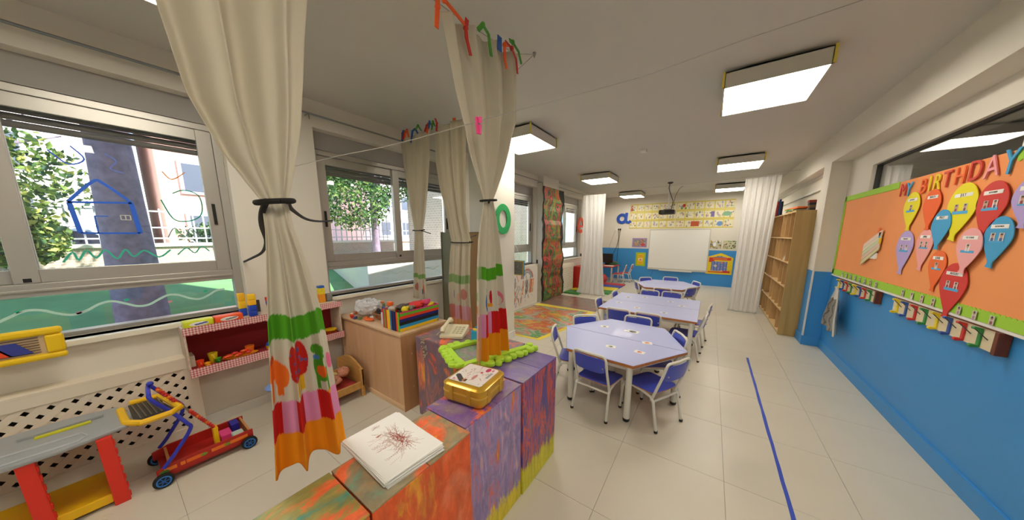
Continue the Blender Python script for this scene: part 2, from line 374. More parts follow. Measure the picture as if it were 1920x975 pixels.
# windows
SLAT = mat('#6e6c68', .55, .2)
def window(n, y0, y1, near=False):
    x = XL-.15
    r = struct(MB().m(0).box(x-.02, x+.07, y0, y1, WZ1-.0, WZ1+.005).m(0).box(x+.03, x+.05, y0, y1, WZ1, WZ2).build('window_%d' % n, [mat('#a4a19b', .6)]))
    f = MB()  # fixed outer frame
    f.box(x-.02, x+.06, y0, y0+.049, WZ0, WZ1-.001).box(x-.02, x+.06, y1-.049, y1, WZ0, WZ1-.001).box(x-.019, x+.059, y0+.049, y1-.049, WZ1-.045, WZ1-.001).box(x-.019, x+.059, y0+.049, y1-.049, WZ0, WZ0+.03).box(x-.019, x+.059, y0+.049, y1-.049, 1.135, 1.214).box(x+.0595, x+.072, y0+.06, y1-.06, 1.165, 1.18)
    f.build('outer_frame', ALU, r, bevel=.003)
    MB().box(x+.06, x+.20, y0-.02, y1+.02, WZ0-.035, WZ0).build('sill', CREAM, r, bevel=.004)
    mid = (y0+y1)/2
    for k, (a, c, dx) in enumerate(((y0+.05, mid+.045, .0), (mid-.045, y1-.05, .028))):
        s = MB(); X0, X1 = x+.0+dx-.01, x+.022+dx; w = .085
        s.box(X0, X1, a, a+w, 1.2155, 2.2845).box(X0, X1, c-w, c, 1.2155, 2.2845).box(X0+.001, X1-.001, a+w, c-w, 1.216, 1.295).box(X0+.001, X1-.001, a+w, c-w, 2.205, 2.284)
        so = s.build('sash', ALU, r, bevel=.003)
        MB().box(X0+.008, X0+.013, a+w-.005, c-w+.005, 1.29, 2.21).build('pane', mat_glass(), so)
        hy = (c-.05) if k else (a+.04)
        MB().box(X1, X1+.012, hy-.009, hy+.009, 1.58, 1.74).build('handle', BLACK, so)
    MB().box(x+.015, x+.02, y0+.05, y1-.05, WZ0+.025, 1.14).build('pane', mat_glass(), r)
    MB().box(x+.022, x+.04, mid-.012, mid+.012, 2.275, 2.30).box(x+.022, x+.052, mid-.015, mid+.012, 1.222, 1.245).build('catch', BLACK, r)
    # roller shutter slats just lowered
    for k in range(5):
        z = 2.30-.042*k
        MB().lathe((x-.055, 0, z), [(.006, y0+.03), (.02, y0+.03), (.02, y1-.03), (.006, y1-.03)], 8, 'y', sx=.4).build('shutter_slat', SLAT, r, smooth=True)
    MB().box(x+.06, x+.075, y1+.03, y1+.055, WZ0+.1, 2.3).build('shutter_strap', mat('#c9c6bb', .8), r)
    MB().box(XL, XL+.03, y1+.02, y1+.065, WZ0-.03, WZ0+.08).build('strap_winder', DARK, r)
    return r
for i, (a, c) in enumerate(WIN): window(i+1, a, c)

# ---------------------------------------------------------------- ceiling lamps
LAMP = mat('#fff6e6', .5, emit=LAMP_POWER, name='lamp_diffuser'); HOUS = mat('#d2d0c6', .5); LYEL = mat('#e8d65a', .5)
def lamp(x0, y0, label):
    x1, y1 = x0+.59, y0+.65; r = thing('ceiling_lamp', label, 'lamp', ((x0+x1)/2, (y0+y1)/2, 2.61), 'square ceiling lamps')
    b = MB(); t = .012
    b.box(x0, x1, y0, y0+t, 2.61, 2.72).box(x0, x1, y1-t, y1, 2.61, 2.72).box(x0, x0+t, y0, y1, 2.61, 2.72).box(x1-t, x1, y0, y1, 2.61, 2.72).box(x0, x1, y0, y1, 2.712, 2.72)
    b.build('housing', HOUS, r)
    MB().box(x0+.15, x1-.15, y0+.15, y1-.15, 2.72, 2.74).build('ceiling_mount', HOUS, r)
    MB().box(x0+t, x1-t, y0+t, y1-t, 2.616, 2.622).build('diffuser', LAMP, r)
    for sx, sy in ((x0, y0), (x1, y0), (x1, y1), (x0, y1)):
        MB().box(sx-.008, sx+.008, sy-.008, sy+.008, 2.612, 2.724).build('corner_clip', LYEL, r, bevel=.002)
for x, y, l in ((-.035, 2.9, 'large square ceiling lamp nearest the camera, above the first table on the right'), (-2.35, 2.9, 'square ceiling lamp partly hidden behind the tied cream curtain'),
                (-.035, 5.9, 'square ceiling lamp, second in the right-hand row, in front of the sheer curtain'), (-2.35, 5.9, 'square ceiling lamp near the windows, before the projector'),
                (-.035, 8.9, 'far ceiling lamp half hidden by the right sheer curtain'), (-2.35, 8.9, 'small far ceiling lamp above the blue letter a'),
                (-.035, -.1, 'square ceiling lamp overhead, right side'), (-2.35, -.1, 'square ceiling lamp overhead, window side'), (-.035, -3.1, 'added square fill lamp behind the camera, right side'), (-2.35, -3.1, 'added square fill lamp behind the camera, window side')): lamp(x, y, l)  # rearmost pair is unseen, added to throw light forward from behind
single('smoke_detector', MB().lathe((-.946, 4.79, 2.70), [(.01, 0), (.04, .004), (.05, .02), (.05, .04)], 16), WHITE2, 'small round white smoke detector on the ceiling', 'smoke detector', smooth=True)

# curtain rods
def rod(y0, y1, label, caps=(1, 1), x=-3.1, z=2.585):
    r = thing('curtain_rod', label, 'curtain rod', (x, (y0+y1)/2, z-.03), 'curtain rods above the windows')
    MB().cyl((x, y0, z), (x, y1, z), .009, seg=8).build('pole', STEEL, r, smooth=True)
    for k, yy in enumerate((y0, y1)):
        if caps[k]: MB().ball((x, yy, z), .018, 8).build('finial', ALUD, r, smooth=True)
    for yy in ([y0+.07, y1-.07] if y1-y0 > .6 else [y0+.1]):
        MB().tube([(XL, yy, z), (x, yy, z), (x+.005, yy, z-.05)], .006, 6).build('bracket', STEEL, r, smooth=True)
rod(-1.6, .72, 'long grey curtain rod above the nearest window'); rod(1.17, 3.2, 'grey curtain rod above the second window, ribbons beside its end')
rod(3.5, 5.62, 'short grey rod above the third window', x=-3.06, z=2.60); rod(5.95, 8.2, 'short grey rod above the fourth window beside the black painting', x=-3.06, z=2.60)

# ---------------------------------------------------------------- wires, ribbons, pegs
WIRE = mat('#a5a097', .5)
def wire(pts, label, r=.0022):
    P = [Vector(p) for p in pts]; out = []
    for i in range(len(P)-1):
        for k in range(6): out.append(P[i].lerp(P[i+1], k/6))
    out.append(P[-1]); single('wire', MB().tube(out, r, 5), WIRE, label, 'wire')
wire([(-1.124, 1.892, 2.73), (-1.10, 1.62, 2.60), (-1.09, 1.2, 2.53), (-1.08, .75, 2.48), (-1.1, .2, 2.47), (-1.1, -.6, 2.55)], 'thin steel wire from the ceiling hook carrying the two nearest curtains')
wire([(-1.124, 1.892, 2.73), (-1.33, 1.95, 2.70), (-2.0, 2.12, 2.58), (-2.5, 2.15, 2.585), (-3.08, 2.15, 2.58)], 'thin steel wire from ceiling hook to window wall, holding two printed curtains')
wire([(-3.16, .9, 2.035), (-2.9, 1.0, 2.054), (-2.3, 1.10, 2.075), (-1.8, 1.12, 2.053), (-1.4, 1.06, 2.015), (-1.02, 1.0, 1.982), (-.96, 1.097, 2.027), (-.89, 1.283, 2.114), (-.355, 1.60, 2.25), (.045, 1.745, 2.35), (.42, 1.92, 2.45), (.9, 2.0, 2.735)], 'long thin white string slung across the ceiling, a pink peg on it')
wire([(XL+.01, 7.0, 2.52), (-2.6, 7.0, 2.50), (-1.0, 7.0, 2.505), (.6, 7.03, 2.56), (1.15, 7.03, 2.60)], 'thin wire across the room carrying the two sheer curtains')
single('ceiling_hook', MB().lathe((-1.124, 1.892, 2.71), [(.004, 0), (.006, .01), (.012, .02), (.012, .03)], 10), STEEL, 'small steel hook in the ceiling where two wires meet', 'hook')
def ribbon(pts, col, label, w=.011, r0=None):
    b = MB(); P = [Vector(p) for p in pts]
    for i in range(len(P)-1):
        d = (P[i+1]-P[i]); L = d.length/2; dn = d.normalized(); s = dn.cross(Vector((1, 0, .2))).normalized(); t = dn.cross(s)
        b.obox((P[i]+P[i+1])/2, dn*(L+.003), s*w, t*.002)
    b.ball(P[1], .013, 8)
    single('ribbon', b, mat(col, .6), label, 'ribbon', group='ribbons tying the curtains to the wires')
OR, RD, GR, BU = '#f0622a', '#c8352c', '#4f9a34', '#2f5fae'
x = -1.042
ribbon([(x, .94, 2.37), (x, .95, 2.45), (x, .955, 2.52)], OR, 'orange ribbon at the near end of the tall curtain top')
ribbon([(x, 1.00, 2.56), (x, .99, 2.50), (x, 1.06, 2.485), (x, 1.12, 2.47)], OR, 'long orange ribbon running along the tall curtain top')
ribbon([(x, 1.13, 2.50), (x, 1.12, 2.46), (x, 1.125, 2.42), (x, 1.15, 2.36)], RD, 'red knotted ribbon on the tall curtain, beside the long orange one')
ribbon([(x, 1.21, 2.50), (x, 1.245, 2.54), (x, 1.29, 2.52), (x, 1.31, 2.43)], GR, 'green looped ribbon at the middle of the tall curtain top')
ribbon([(x, 1.385, 2.555), (x, 1.385, 2.54), (x, 1.385, 2.49)], BU, 'short blue ribbon beside the orange bow of the tall curtain', w=.018)
ribbon([(x, 1.46, 2.555), (x, 1.43, 2.54), (x, 1.43, 2.47), (x, 1.45, 2.43)], OR, 'orange ribbon hanging below the blue one on the tall curtain')
ribbon([(x, 1.44, 2.56), (x, 1.50, 2.555), (x, 1.545, 2.52), (x, 1.56, 2.45)], RD, 'dark red ribbon at the right corner of the tall curtain', w=.008)
ribbon([(x, 1.48, 2.585), (x, 1.51, 2.59), (x, 1.57, 2.57), (x, 1.60, 2.52)], GR, 'green ribbon at the right corner of the tall curtain')
y = 2.13
for pts, c, l in (([(-3.0, y, 2.55), (-2.99, y, 2.63), (-2.96, y, 2.66)], BU, 'blue ribbon at the wall end of the far wire'),
                  ([(-2.95, y, 2.54), (-2.93, y, 2.63), (-2.90, y, 2.65), (-2.88, y, 2.57)], OR, 'orange ribbon at the wall end of the far wire'),
                  ([(-2.98, y, 2.57), (-2.96, y, 2.62), (-2.9, y, 2.66)], RD, 'red ribbon behind the orange one at the wall end of the far wire'),
                  ([(-2.84, y, 2.51), (-2.81, y, 2.62), (-2.76, y, 2.64), (-2.71, y, 2.57)], BU, 'blue forked ribbon, second along the far wire'),
                  ([(-2.76, y, 2.62), (-2.71, y, 2.66), (-2.66, y, 2.60)], GR, 'green ribbon between the blue and red ones on the far wire'),
                  ([(-2.60, y, 2.58), (-2.57, y, 2.63), (-2.53, y, 2.65)], RD, 'red ribbon in the middle of the far wire'),
                  ([(-2.57, y, 2.56), (-2.55, y, 2.60), (-2.50, y, 2.61)], OR, 'orange ribbon in the middle of the far wire'),
                  ([(-2.54, y, 2.60), (-2.52, y, 2.66), (-2.48, y, 2.60)], BU, 'blue ribbon in the middle of the far wire'),
                  ([(-2.49, y, 2.58), (-2.47, y, 2.65), (-2.44, y, 2.60)], GR, 'green ribbon just left of the last red one on the far wire'),
                  ([(-2.42, y, 2.55), (-2.41, y, 2.62), (-2.43, y, 2.67)], RD, 'last red ribbon of the far wire, right of the green one')):
    ribbon(pts, c, l)
def peg(c, col, label, h=.05):
    r = thing('clothes_peg', label, 'clothes peg', (c[0], c[1], c[2]-h), 'clothes pegs on the strings')
    for s in (-1, 1): MB().obox((c[0]+s*.005, c[1]+s*.004, c[2]), (.0045, .002, s*.0), (0, .006, 0), (s*.003, 0, h)).build('jaw', mat(col, .4), r, bevel=.001)
    MB().cyl((c[0]-.014, c[1], c[2]+.005), (c[0]+.014, c[1], c[2]+.005), .004, seg=8).build('spring', STEEL, r)
peg((-2.23, 2.2, 2.60), '#ee6a2a', 'orange clothes peg above the third curtain', .055); peg((-.955, 1.10, 2.01), '#f0478e', 'bright pink clothes peg on the string in front of the tall curtain', .038)

# ---------------------------------------------------------------- printed curtains
def interp(z, tab, k):
    T = sorted(tab); return np.interp(z, [t[0] for t in T], [t[k] for t in T])
def curtain(name, label, prof, axis, fixed, ztop, zbot, nf, col_fn, seed, nu=150, nz=190, amp=.035, tie=None, trans=.25, hem=.01, group=None, cat='curtain'):
    rs = np.random.RandomState(seed)
    u = np.linspace(0, 1, nu)[None, :]; t = np.linspace(0, 1, nz)[:, None]
    zt = ztop[0]+(ztop[1]-ztop[0])*u; zb = zbot[0]+(zbot[1]-zbot[0])*u + hem*np.sin(u*19+seed)*np.ones_like(u)
    Z = zt*(1-t)+zb*t; L = interp(Z, prof, 1); R = interp(Z, prof, 2)
    wd = np.abs(R-L)
    ph = rs.uniform(0, 6); wob = .35*np.sin(u*9+seed)+.2*np.sin(u*17+seed*2)
    dep = np.clip(wd/np.median(wd), .35, 1.3)
    fold = np.sin(u*nf*PI*2+ph+wob+.5*np.sin(Z*2.3+seed))*amp + np.sin(u*nf*PI*4.6+ph*2+.6*Z)*amp*.35
    fold = fold*dep
    if tie is not None: fold = fold*(1-.45*np.exp(-((Z-tie)/.07)**2))
    lat = L+(R-L)*u + .35*amp*np.cos(u*nf*PI*2+ph+wob)*np.sin(u*PI)*dep
    yy = fixed+fold*np.ones_like(Z)
    P = np.stack([yy, lat, Z], -1) if axis == 'x' else np.stack([lat, yy, Z], -1)
    base = Vector((float(P[..., 0].mean()), float(P[..., 1].mean()), float(Z.min())))
    P = P-np.array(base)
    idx = np.arange(nu*nz).reshape(nz, nu)
    F = np.stack([idx[1:, :-1], idx[1:, 1:], idx[:-1, 1:], idx[:-1, :-1]], -1).reshape(-1, 4)
    C = np.zeros((nz, nu, 3)); C[:] = lin('#d9d1bd'); col_fn(C, u*np.ones_like(Z), Z)
    me = bpy.data.meshes.new(name); me.from_pydata(P.reshape(-1, 3).tolist(), [], F.tolist())
    at = me.color_attributes.new('Col', 'FLOAT_COLOR', 'POINT')
    at.data.foreach_set('color', np.concatenate([C.reshape(-1, 3), np.ones((nu*nz, 1))], 1).ravel())
    me.polygons.foreach_set('use_smooth', [True]*len(me.polygons)); me.materials.append(mat_print(.9, trans))
    o = bpy.data.objects.new(name, me); COL.objects.link(o); o.location = base
    md = o.modifiers.new('solid', 'SOLIDIFY'); md.thickness = .0015; md.offset = 0
    tag(o, label, cat, group); return o
def bands(C, u, z, w, gz, rz, oz, k=1.0, pal=None, ncol=7, off=0):
    """k<1 fades the print as where it is seen from its back"""
    cream = np.array(lin('#d9d1bd'))
    def put(m, h): C[m] = np.array(lin(h))*k+cream*(1-k)
    gw = .010*np.sin(u*9+off)
    put((z > gz[0]+gw) & (z < gz[1]+gw), '#58a81a')
    cell = np.floor(u*ncol+off)
    put((z > oz) & (z < rz) & (cell % 2 == 0), '#d3170f'); put((z > oz) & (z < rz) & (cell % 2 == 1), '#e69cc4')
    put(z <= oz, '#f2a007')
def shapes(C, u, z, w, lst, k=1.0):
    cream = np.array(lin('#d9d1bd')); X = u*w
    for s in lst:
        kind, h = s[0], s[-1]; c = np.array(lin(h))*k+cream*(1-k)
        if kind == 'e': C[((X-s[1])/s[3])**2+((z-s[2])/s[4])**2 <= 1] = c
        elif kind == 'r': C[(X > s[1]) & (X < s[2]) & (z > s[3]) & (z < s[4])] = c
def printA(C, u, z):
    w = .215; bands(C, u, z, w, (1.165, 1.245), .962, .85, ncol=6)
    L = [('e', .016, 1.075, .028, .035, '#ee7a20'), ('e', .040, 1.05, .016, .04, '#ee7a20'), ('r', .004, .018, .975, 1.05, '#ee7a20'), ('r', .03, .042, .985, 1.05, '#ee7a20'), ('e', .012, 1.112, .012, .014, '#d85a10'),
         ('e', .078, 1.09, .019, .06, '#d3271c'), ('e', .108, 1.09, .021, .062, '#d3271c'), ('r', .064, .124, 1.045, 1.10, '#d3271c'), ('e', .093, 1.045, .031, .022, '#d3271c'),
         ('r', .083, .097, .975, 1.028, '#e3b414'), ('r', .102, .116, .975, 1.028, '#e3b414'),
         ('e', .165, 1.05, .022, .055, '#4f9c1c'), ('e', .160, 1.115, .022, .018, '#4f9c1c'), ('r', .148, .158, .965, 1.02, '#4f9c1c'), ('r', .175, .188, .965, 1.02, '#4f9c1c'), ('e', .166, 1.035, .013, .022, '#ee6a1a'), ('e', .154, 1.085, .010, .008, '#4a86c8'), ('e', .178, 1.07, .007, .02, '#d9d1bd'), ('r', .172, .192, .955, .967, '#f2a007'),
         ('e', .205, 1.06, .010, .03, '#e87aa0')]
    rs = random.Random(3)
    for i in range(16): L.append(('e', .064+rs.random()*.06, 1.04+rs.random()*.09, .0035, .0045, '#4a6aa8'))
    shapes(C, u, z, w, L)
PA = [(2.095, .139, .45), (1.974, .154, .434), (1.845, .171, .415), (1.71, .219, .383), (1.597, .285, .349), (1.516, .285, .357), (1.435, .278, .377), (1.246, .259, .409), (1.045, .244, .422), (.851, .231, .435), (.709, .219, .444), (2.47, .09, .51)]
curtain('printed_curtain', 'nearest cream curtain tied with black cord, animal print and orange hem over the painted boxes', PA, 'x', -1.08, (2.46, 2.46), (.728, .713), 2.2, printA, 3, nu=220, nz=330, amp=.024, tie=1.59, hem=.012, group='cream printed curtains')
def printB(C, u, z):
    w = .30; back = u < .2
    bands(C, u, z, w, (1.235, 1.31), 1.03, .885, ncol=7, off=.4)
    C[back] = C[back]*.55+np.array(lin('#d9d1bd'))*.45
    shapes(C, u, z, w, [('e', .085, 1.10, .016, .07, '#3f74b8'), ('e', .095, 1.17, .012, .02, '#3f74b8'), ('e', .10, 1.055, .012, .012, '#1d3f9a'), ('e', .155, 1.12, .006, .045, '#c9252c'), ('e', .15, 1.07, .014, .012, '#e8a013'),
                        ('e', .245, 1.10, .022, .05, '#e07a8e'), ('e', .25, 1.085, .012, .03, '#d9d1bd'), ('e', .03, 1.06, .015, .03, '#dd9a6a'), ('e', .03, 1.14, .012, .03, '#9ec08a')])
PB = [(2.60, 1.01, 1.60), (2.498, .992, 1.58), (2.432, 1.01, 1.585), (2.187, 1.069, 1.586), (1.915, 1.165, 1.472), (1.698, 1.272, 1.364), (1.469, 1.216, 1.413), (1.279, 1.197, 1.438), (.978, 1.188, 1.476), (.696, 1.171, 1.505)]
curtain('printed_curtain', 'tall cream curtain with ribbons on top, hem brushing the purple painted box', PB, 'x', -1.08, (2.475, 2.575), (.735, .72), 3.2, printB, 5, nu=220, nz=330, amp=.022, tie=1.7, group='cream printed curtains')
def printC(C, u, z):
    bands(C, u, z, .3, (.99, 1.08), .75, .60, k=.6, ncol=5); shapes(C, u, z, .3, [('e', .20, .88, .03, .06, '#c8352c'), ('e', .06, .86, .02, .06, '#4a7ac0'), ('e', .12, .84, .015, .05, '#e0a080')], .6)
PC = [(2.56, -2.44, -1.985), (2.242, -2.431, -1.993), (1.982, -2.381, -2.001), (1.716, -2.299, -2.02), (1.446, -2.246, -1.966), (.938, -2.306, -1.989), (.514, -2.294, -1.971), (.344, -2.302, -1.961)]
curtain('printed_curtain', 'cream curtain tied low in front of the cardboard panels, faded printed hem behind the telephone', PC, 'y', 2.13, (2.57, 2.60), (.46, .46), 3.0, printC, 8, nu=130, nz=240, amp=.018, tie=1.42, trans=.35, group='cream printed curtains')
def printD(C, u, z):
    bands(C, u, z, .25, (.985, 1.04), .66, .6, k=.7, ncol=5); shapes(C, u, z, .25, [('e', .08, .88, .02, .05, '#c86a5a'), ('e', .20, .86, .018, .07, '#ee7a20'), ('r', .17, .185, .8, .86, '#3a6aa8')], .8)
PD = [(2.6, -3.03, -2.49), (2.318, -3.011, -2.514), (2.035, -2.97, -2.567), (1.742, -2.928, -2.641), (1.549, -2.875, -2.711), (1.124, -2.944, -2.704), (.732, -2.98, -2.694)]
curtain('printed_curtain', 'thin cream curtain tied in front of the second window behind the rainbow basket', PD, 'y', 2.13, (2.565, 2.58), (.74, .74), 2.6, printD, 11, nu=110, nz=240, amp=.016, tie=1.55, trans=.4, group='cream printed curtains')
# sheer white curtains further down the room
def plain(C, u, z): C[:] = lin('#f2f1ee')
curtain('sheer_curtain', 'white sheer curtain by the windows, standing in front of the gym mat corner', [(2.46, -2.66, -2.11), (1.2, -2.62, -2.13), (.15, -2.70, -2.05), (0, -2.78, -2.0)], 'y', 6.88, (2.44, 2.44), (.012, .012), 5, plain, 21, nu=150, nz=80, amp=.008, trans=.35, hem=.004, group='white sheer curtains')
curtain('sheer_curtain', 'white sheer curtain hanging beside the wooden bookshelf', [(2.53, .42, .92), (1.2, .42, .88), (.1, .40, .83), (0, .38, .83)], 'y', 7.0, (2.52, 2.55), (.012, .012), 6, plain, 24, nu=150, nz=80, amp=.009, trans=.35, hem=.004, group='white sheer curtains')

# black tie cords
CORD = mat('#120e0c', .8)
def loop(c, rx, ry, ax='z'): return [(c[0]+rx*math.cos(2*PI*k/16), c[1]+ry*math.sin(2*PI*k/16), c[2]+.006*math.sin(2*PI*k/16)) for k in range(17)]
def cord(lp, tails, label, r):
    b = MB().tube(lp, r, 8)
    for t in tails:
        P = [Vector(p) for p in t]; out = []
        for i in range(len(P)-1):
            p0, p1, p2, p3 = P[max(0, i-1)], P[i], P[i+1], P[min(len(P)-1, i+2)]
            for k in range(5):
                s = k/5; out.append(.5*((2*p1)+(p2-p0)*s+(2*p0-5*p1+4*p2-p3)*s*s+(3*p1-p0-3*p2+p3)*s**3))
        out.append(P[-1]); b.tube(out, r, 7)
    single('tie_cord', b, CORD, label, 'cord', group='black curtain cords', smooth=True)
cord(loop((-1.08, .317, 1.597), .036, .045), [[(-1.05, .29, 1.597), (-1.1, .288, 1.563), (-1.3, .335, 1.528), (-1.8, .471, 1.461), (-2.3, .572, 1.388), (-2.8, .63, 1.324), (-3.25, .68, 1.27)], [(-1.06, .34, 1.60), (-1.5, .5, 1.603), (-2.1, .766, 1.596), (-2.7, 1.079, 1.61), (-3.26, 1.418, 1.643)]], 'thick black cord tying the nearest curtain, running to both windows', .008)
cord(loop((-1.08, 1.318, 1.695), .04, .055), [[(-1.03, 1.27, 1.69), (-1.3, 1.557, 1.664), (-1.7, 2.074, 1.688), (-2.26, 2.914, 1.746)]], 'black cord tying the tall curtain, running to the pillar', .006)
cord(loop((-2.106, 2.13, 1.425), .145, .05), [[(-1.965, 2.1, 1.422), (-2.134, 2.3, 1.472), (-2.415, 2.7, 1.494)]], 'thin black cord tying the curtain in front of the cardboard', .006)
cord(loop((-2.79, 2.13, 1.552), .09, .05), [[(-2.72, 2.1, 1.548), (-2.663, 2.2, 1.512)]], 'thin black cord tying the curtain in front of the second window', .005)

# ---------------------------------------------------------------- painted cardboard boxes
def pbox(x0, x1, y0, y1, h, mt, ms, label, rz=0):
    cx, cy = (x0+x1)/2, (y0+y1)/2
    r = thing('painted_box', label, 'box', (cx, cy, 0), 'painted cardboard boxes in a row', rz=rz)
    OFF[r.name] = Vector((cx, cy, 0)); t = .008
    MB().box(x0, x1, y0, y1, .001, h-t).build('carton', ms, r, bevel=.004)
    MB().box(x0, x1, y0, cy-.0015, h-t, h).build('flap', mt, r, bevel=.002); MB().box(x0, x1, cy+.0015, y1, h-t, h).build('flap', mt, r, bevel=.002)
O3 = ['#8a8f6a', '#e0611f', '#e8702c', '#f0855a', '#d98b3a', '#e8c21a']
pbox(-1.0, -.742, -.07, .346, .70, mat_daub(['#3f9a8a', '#8c8a56', '#9a9350', '#e8683c', '#f07a52', '#b9a646'], (9, 4, 4), 1.2, 1), mat_daub(['#8a8f6a', '#d96a3a', '#e86a30', '#e8c21a'], (6, 6, 2), 1, 2), 'painted box with green and orange top at the bottom edge of the photo')
pbox(-1.0, -.742, .352, .768, .70, mat_daub(['#7c9a80', '#9a8f74', '#a8906a', '#ee7a50', '#f06a3a', '#e8c21a'], (7, 5, 4), 1.3, 6), mat_daub(['#f0a030', '#e8642c', '#e2581f', '#e8642c', '#ef7d4f', '#d97a6a'], (6, 6, 2.5), 1.2, 4), 'bright orange painted box under the stack of paper')
pbox(-1.03, -.775, .774, 1.206, .70, mat_daub(['#e88a30', '#e8722c', '#7a5aa0', '#8a6a90', '#8f7a8a', '#d9a04a'], (6, 4, 4), 1.6, 9), mat_daub(['#e8b41a', '#e0703c', '#c07a9a', '#a890b8', '#8f7ab0', '#a894bc', '#d8a0b0', '#e8b41a'], (11, 11, 2.6), 1.2, 7, low=(.10, '#e6cf1e')), 'lilac and yellow streaked painted box under the golden case')
pbox(-1.075, -.768, 1.214, 1.622, .705, mat_daub(['#5a4a96', '#6a4f9c', '#6d559a', '#75629a', '#8a7a8a'], (3, 4, 4), 1.3, 12), mat_daub(['#5f4a9a', '#6a52a0', '#54508a', '#e0603c', '#5f4a9a', '#d85a3c', '#4a7a9a'], (13, 13, 2.2), 1.4, 15, low=(.14, '#d9cf20')), 'tall purple painted box at the end of the row, next to the first table')
MG = mat_daub(['#7a6a62', '#8a7468', '#7d6a78', '#e8683c', '#6a6a5a'], (4, 5, 4), 1.3, 18)
pbox(-1.90, -1.468, 1.365, 1.78, .69, MG, mat_daub(['#e8c21a', '#e07a50', '#a8706a', '#7a6472', '#7a6a7a', '#86606a', '#e86a3a', '#5a9a4a'], (5, 5, 2.5), 1.4, 20), 'brown and grey painted box under the telephone, beside the cabinet')
pbox(-1.455, -1.085, 1.33, 1.74, .69, MG, mat_daub(['#5a8a3a', '#6a8a3a', '#5c7a40', '#e0703a', '#6f8a4a'], (4, 4, 2.5), 1.3, 23), 'green painted box under the lime foam puzzle frame')

# ---------------------------------------------------------------- tables and chairs
LAM = mat('#b4bbe6', .38, var=.02, scale=2, coat=.05, name='lilac_laminate'); EDGE = mat_wood('#a8622a', '#c07a3a', 0, 4, .4)
TUBE = mat('#e0ddcf', .35, name='cream_tube'); SEATB = mat('#3f4fc0', .35, coat=.3, name='blue_seat'); CAP = mat('#171512', .5); RIVET = mat('#c8c8c8', .3, .9)
TZ = .50
def table(name, poly, legs, label, group):
    cx = sum(p[0] for p in poly)/len(poly); cy = sum(p[1] for p in poly)/len(poly)
    r = thing(name, label, 'table', (cx, cy, 0), group)
    def inset(k): return [(cx+(x-cx)*k, cy+(y-cy)*k) for x, y in poly]
    MB().prism(inset(.996), TZ-.004, TZ).build('tabletop', LAM, r, bevel=.0015)
    MB().prism(poly, TZ-.026, TZ-.004).build('edge_band', EDGE, r, bevel=.002)
    ap = inset(.86); b = MB()
    for i in range(len(ap)):
        p, q = Vector((*ap[i], TZ-.045)), Vector((*ap[(i+1) % len(ap)], TZ-.045)); d = (q-p)/2; n = d.normalized().cross(Vector((0, 0, 1)))*.009
        b.obox((p+q)/2, d, n, (0, 0, .018))
    b.build('apron_frame', TUBE, r)
    for lx, ly in legs:
        lg = MB().cyl((lx, ly, .02), (lx, ly, TZ-.026), .0245, seg=20).build('leg', TUBE, r, smooth=True)
        MB().lathe((lx, ly, 0), [(.018, 0), (.0245, .006), (.027, .024), (.0255, .03)], 18).build('leg_cap', CAP, lg, smooth=True)
def inl(poly, k=.90):
    cx = sum(p[0] for p in poly)/len(poly); cy = sum(p[1] for p in poly)/len(poly); return [(cx+(x-cx)*k, cy+(y-cy)*k) for x, y in poly]
A1, A2, A3, A4 = (-1.235, 2.845), (-.975, 2.262), (-.405, 2.226), (-.077, 2.775)
A5, A6 = (-.318, 3.36), (-.905, 3.40)
g = 'lilac trapezoid tables with orange edges'
table('trapezoid_table', [A1, A2, A3, A4], inl([A1, A2, A3, A4], .88), 'lilac trapezoid table nearest the camera, near half of the first hexagon', g)
table('trapezoid_table', [A4, (A4[0], A4[1]+.006), A5, A6, (A1[0], A1[1]+.006)][1:], inl([A4, A5, A6, A1], .86), 'lilac trapezoid table, far half of the first hexagon', g)
R1 = [(-1.22, 3.885), (-.045, 3.83), (-.045, 4.475), (-1.22, 4.51)]; R2 = [(-1.22, 4.516), (-.045, 4.481), (-.045, 5.14), (-1.22, 5.14)]
table('rectangular_table', R1, inl(R1, .9), 'long lilac rectangular table, near one of the middle pair', 'lilac rectangular tables'); table('rectangular_table', R2, inl(R2, .9), 'long lilac rectangular table, far one of the middle pair', 'lilac rectangular tables')
B1, B2, B3, B4, B5, B6 = (-1.235, 6.46), (-.99, 5.92), (-.36, 5.98), (-.10, 6.56), (-.41, 7.09), (-1.0, 7.05)
table('trapezoid_table', [B1, B2, B3, B4], inl([B1, B2, B3, B4], .86), 'lilac trapezoid table, near half of the farthest hexagon', g)
table('trapezoid_table', [(B4[0], B4[1]+.006), B5, B6, (B1[0], B1[1]+.006)], inl([B4, B5, B6, B1], .86), 'lilac trapezoid table, far half of the farthest hexagon', g)

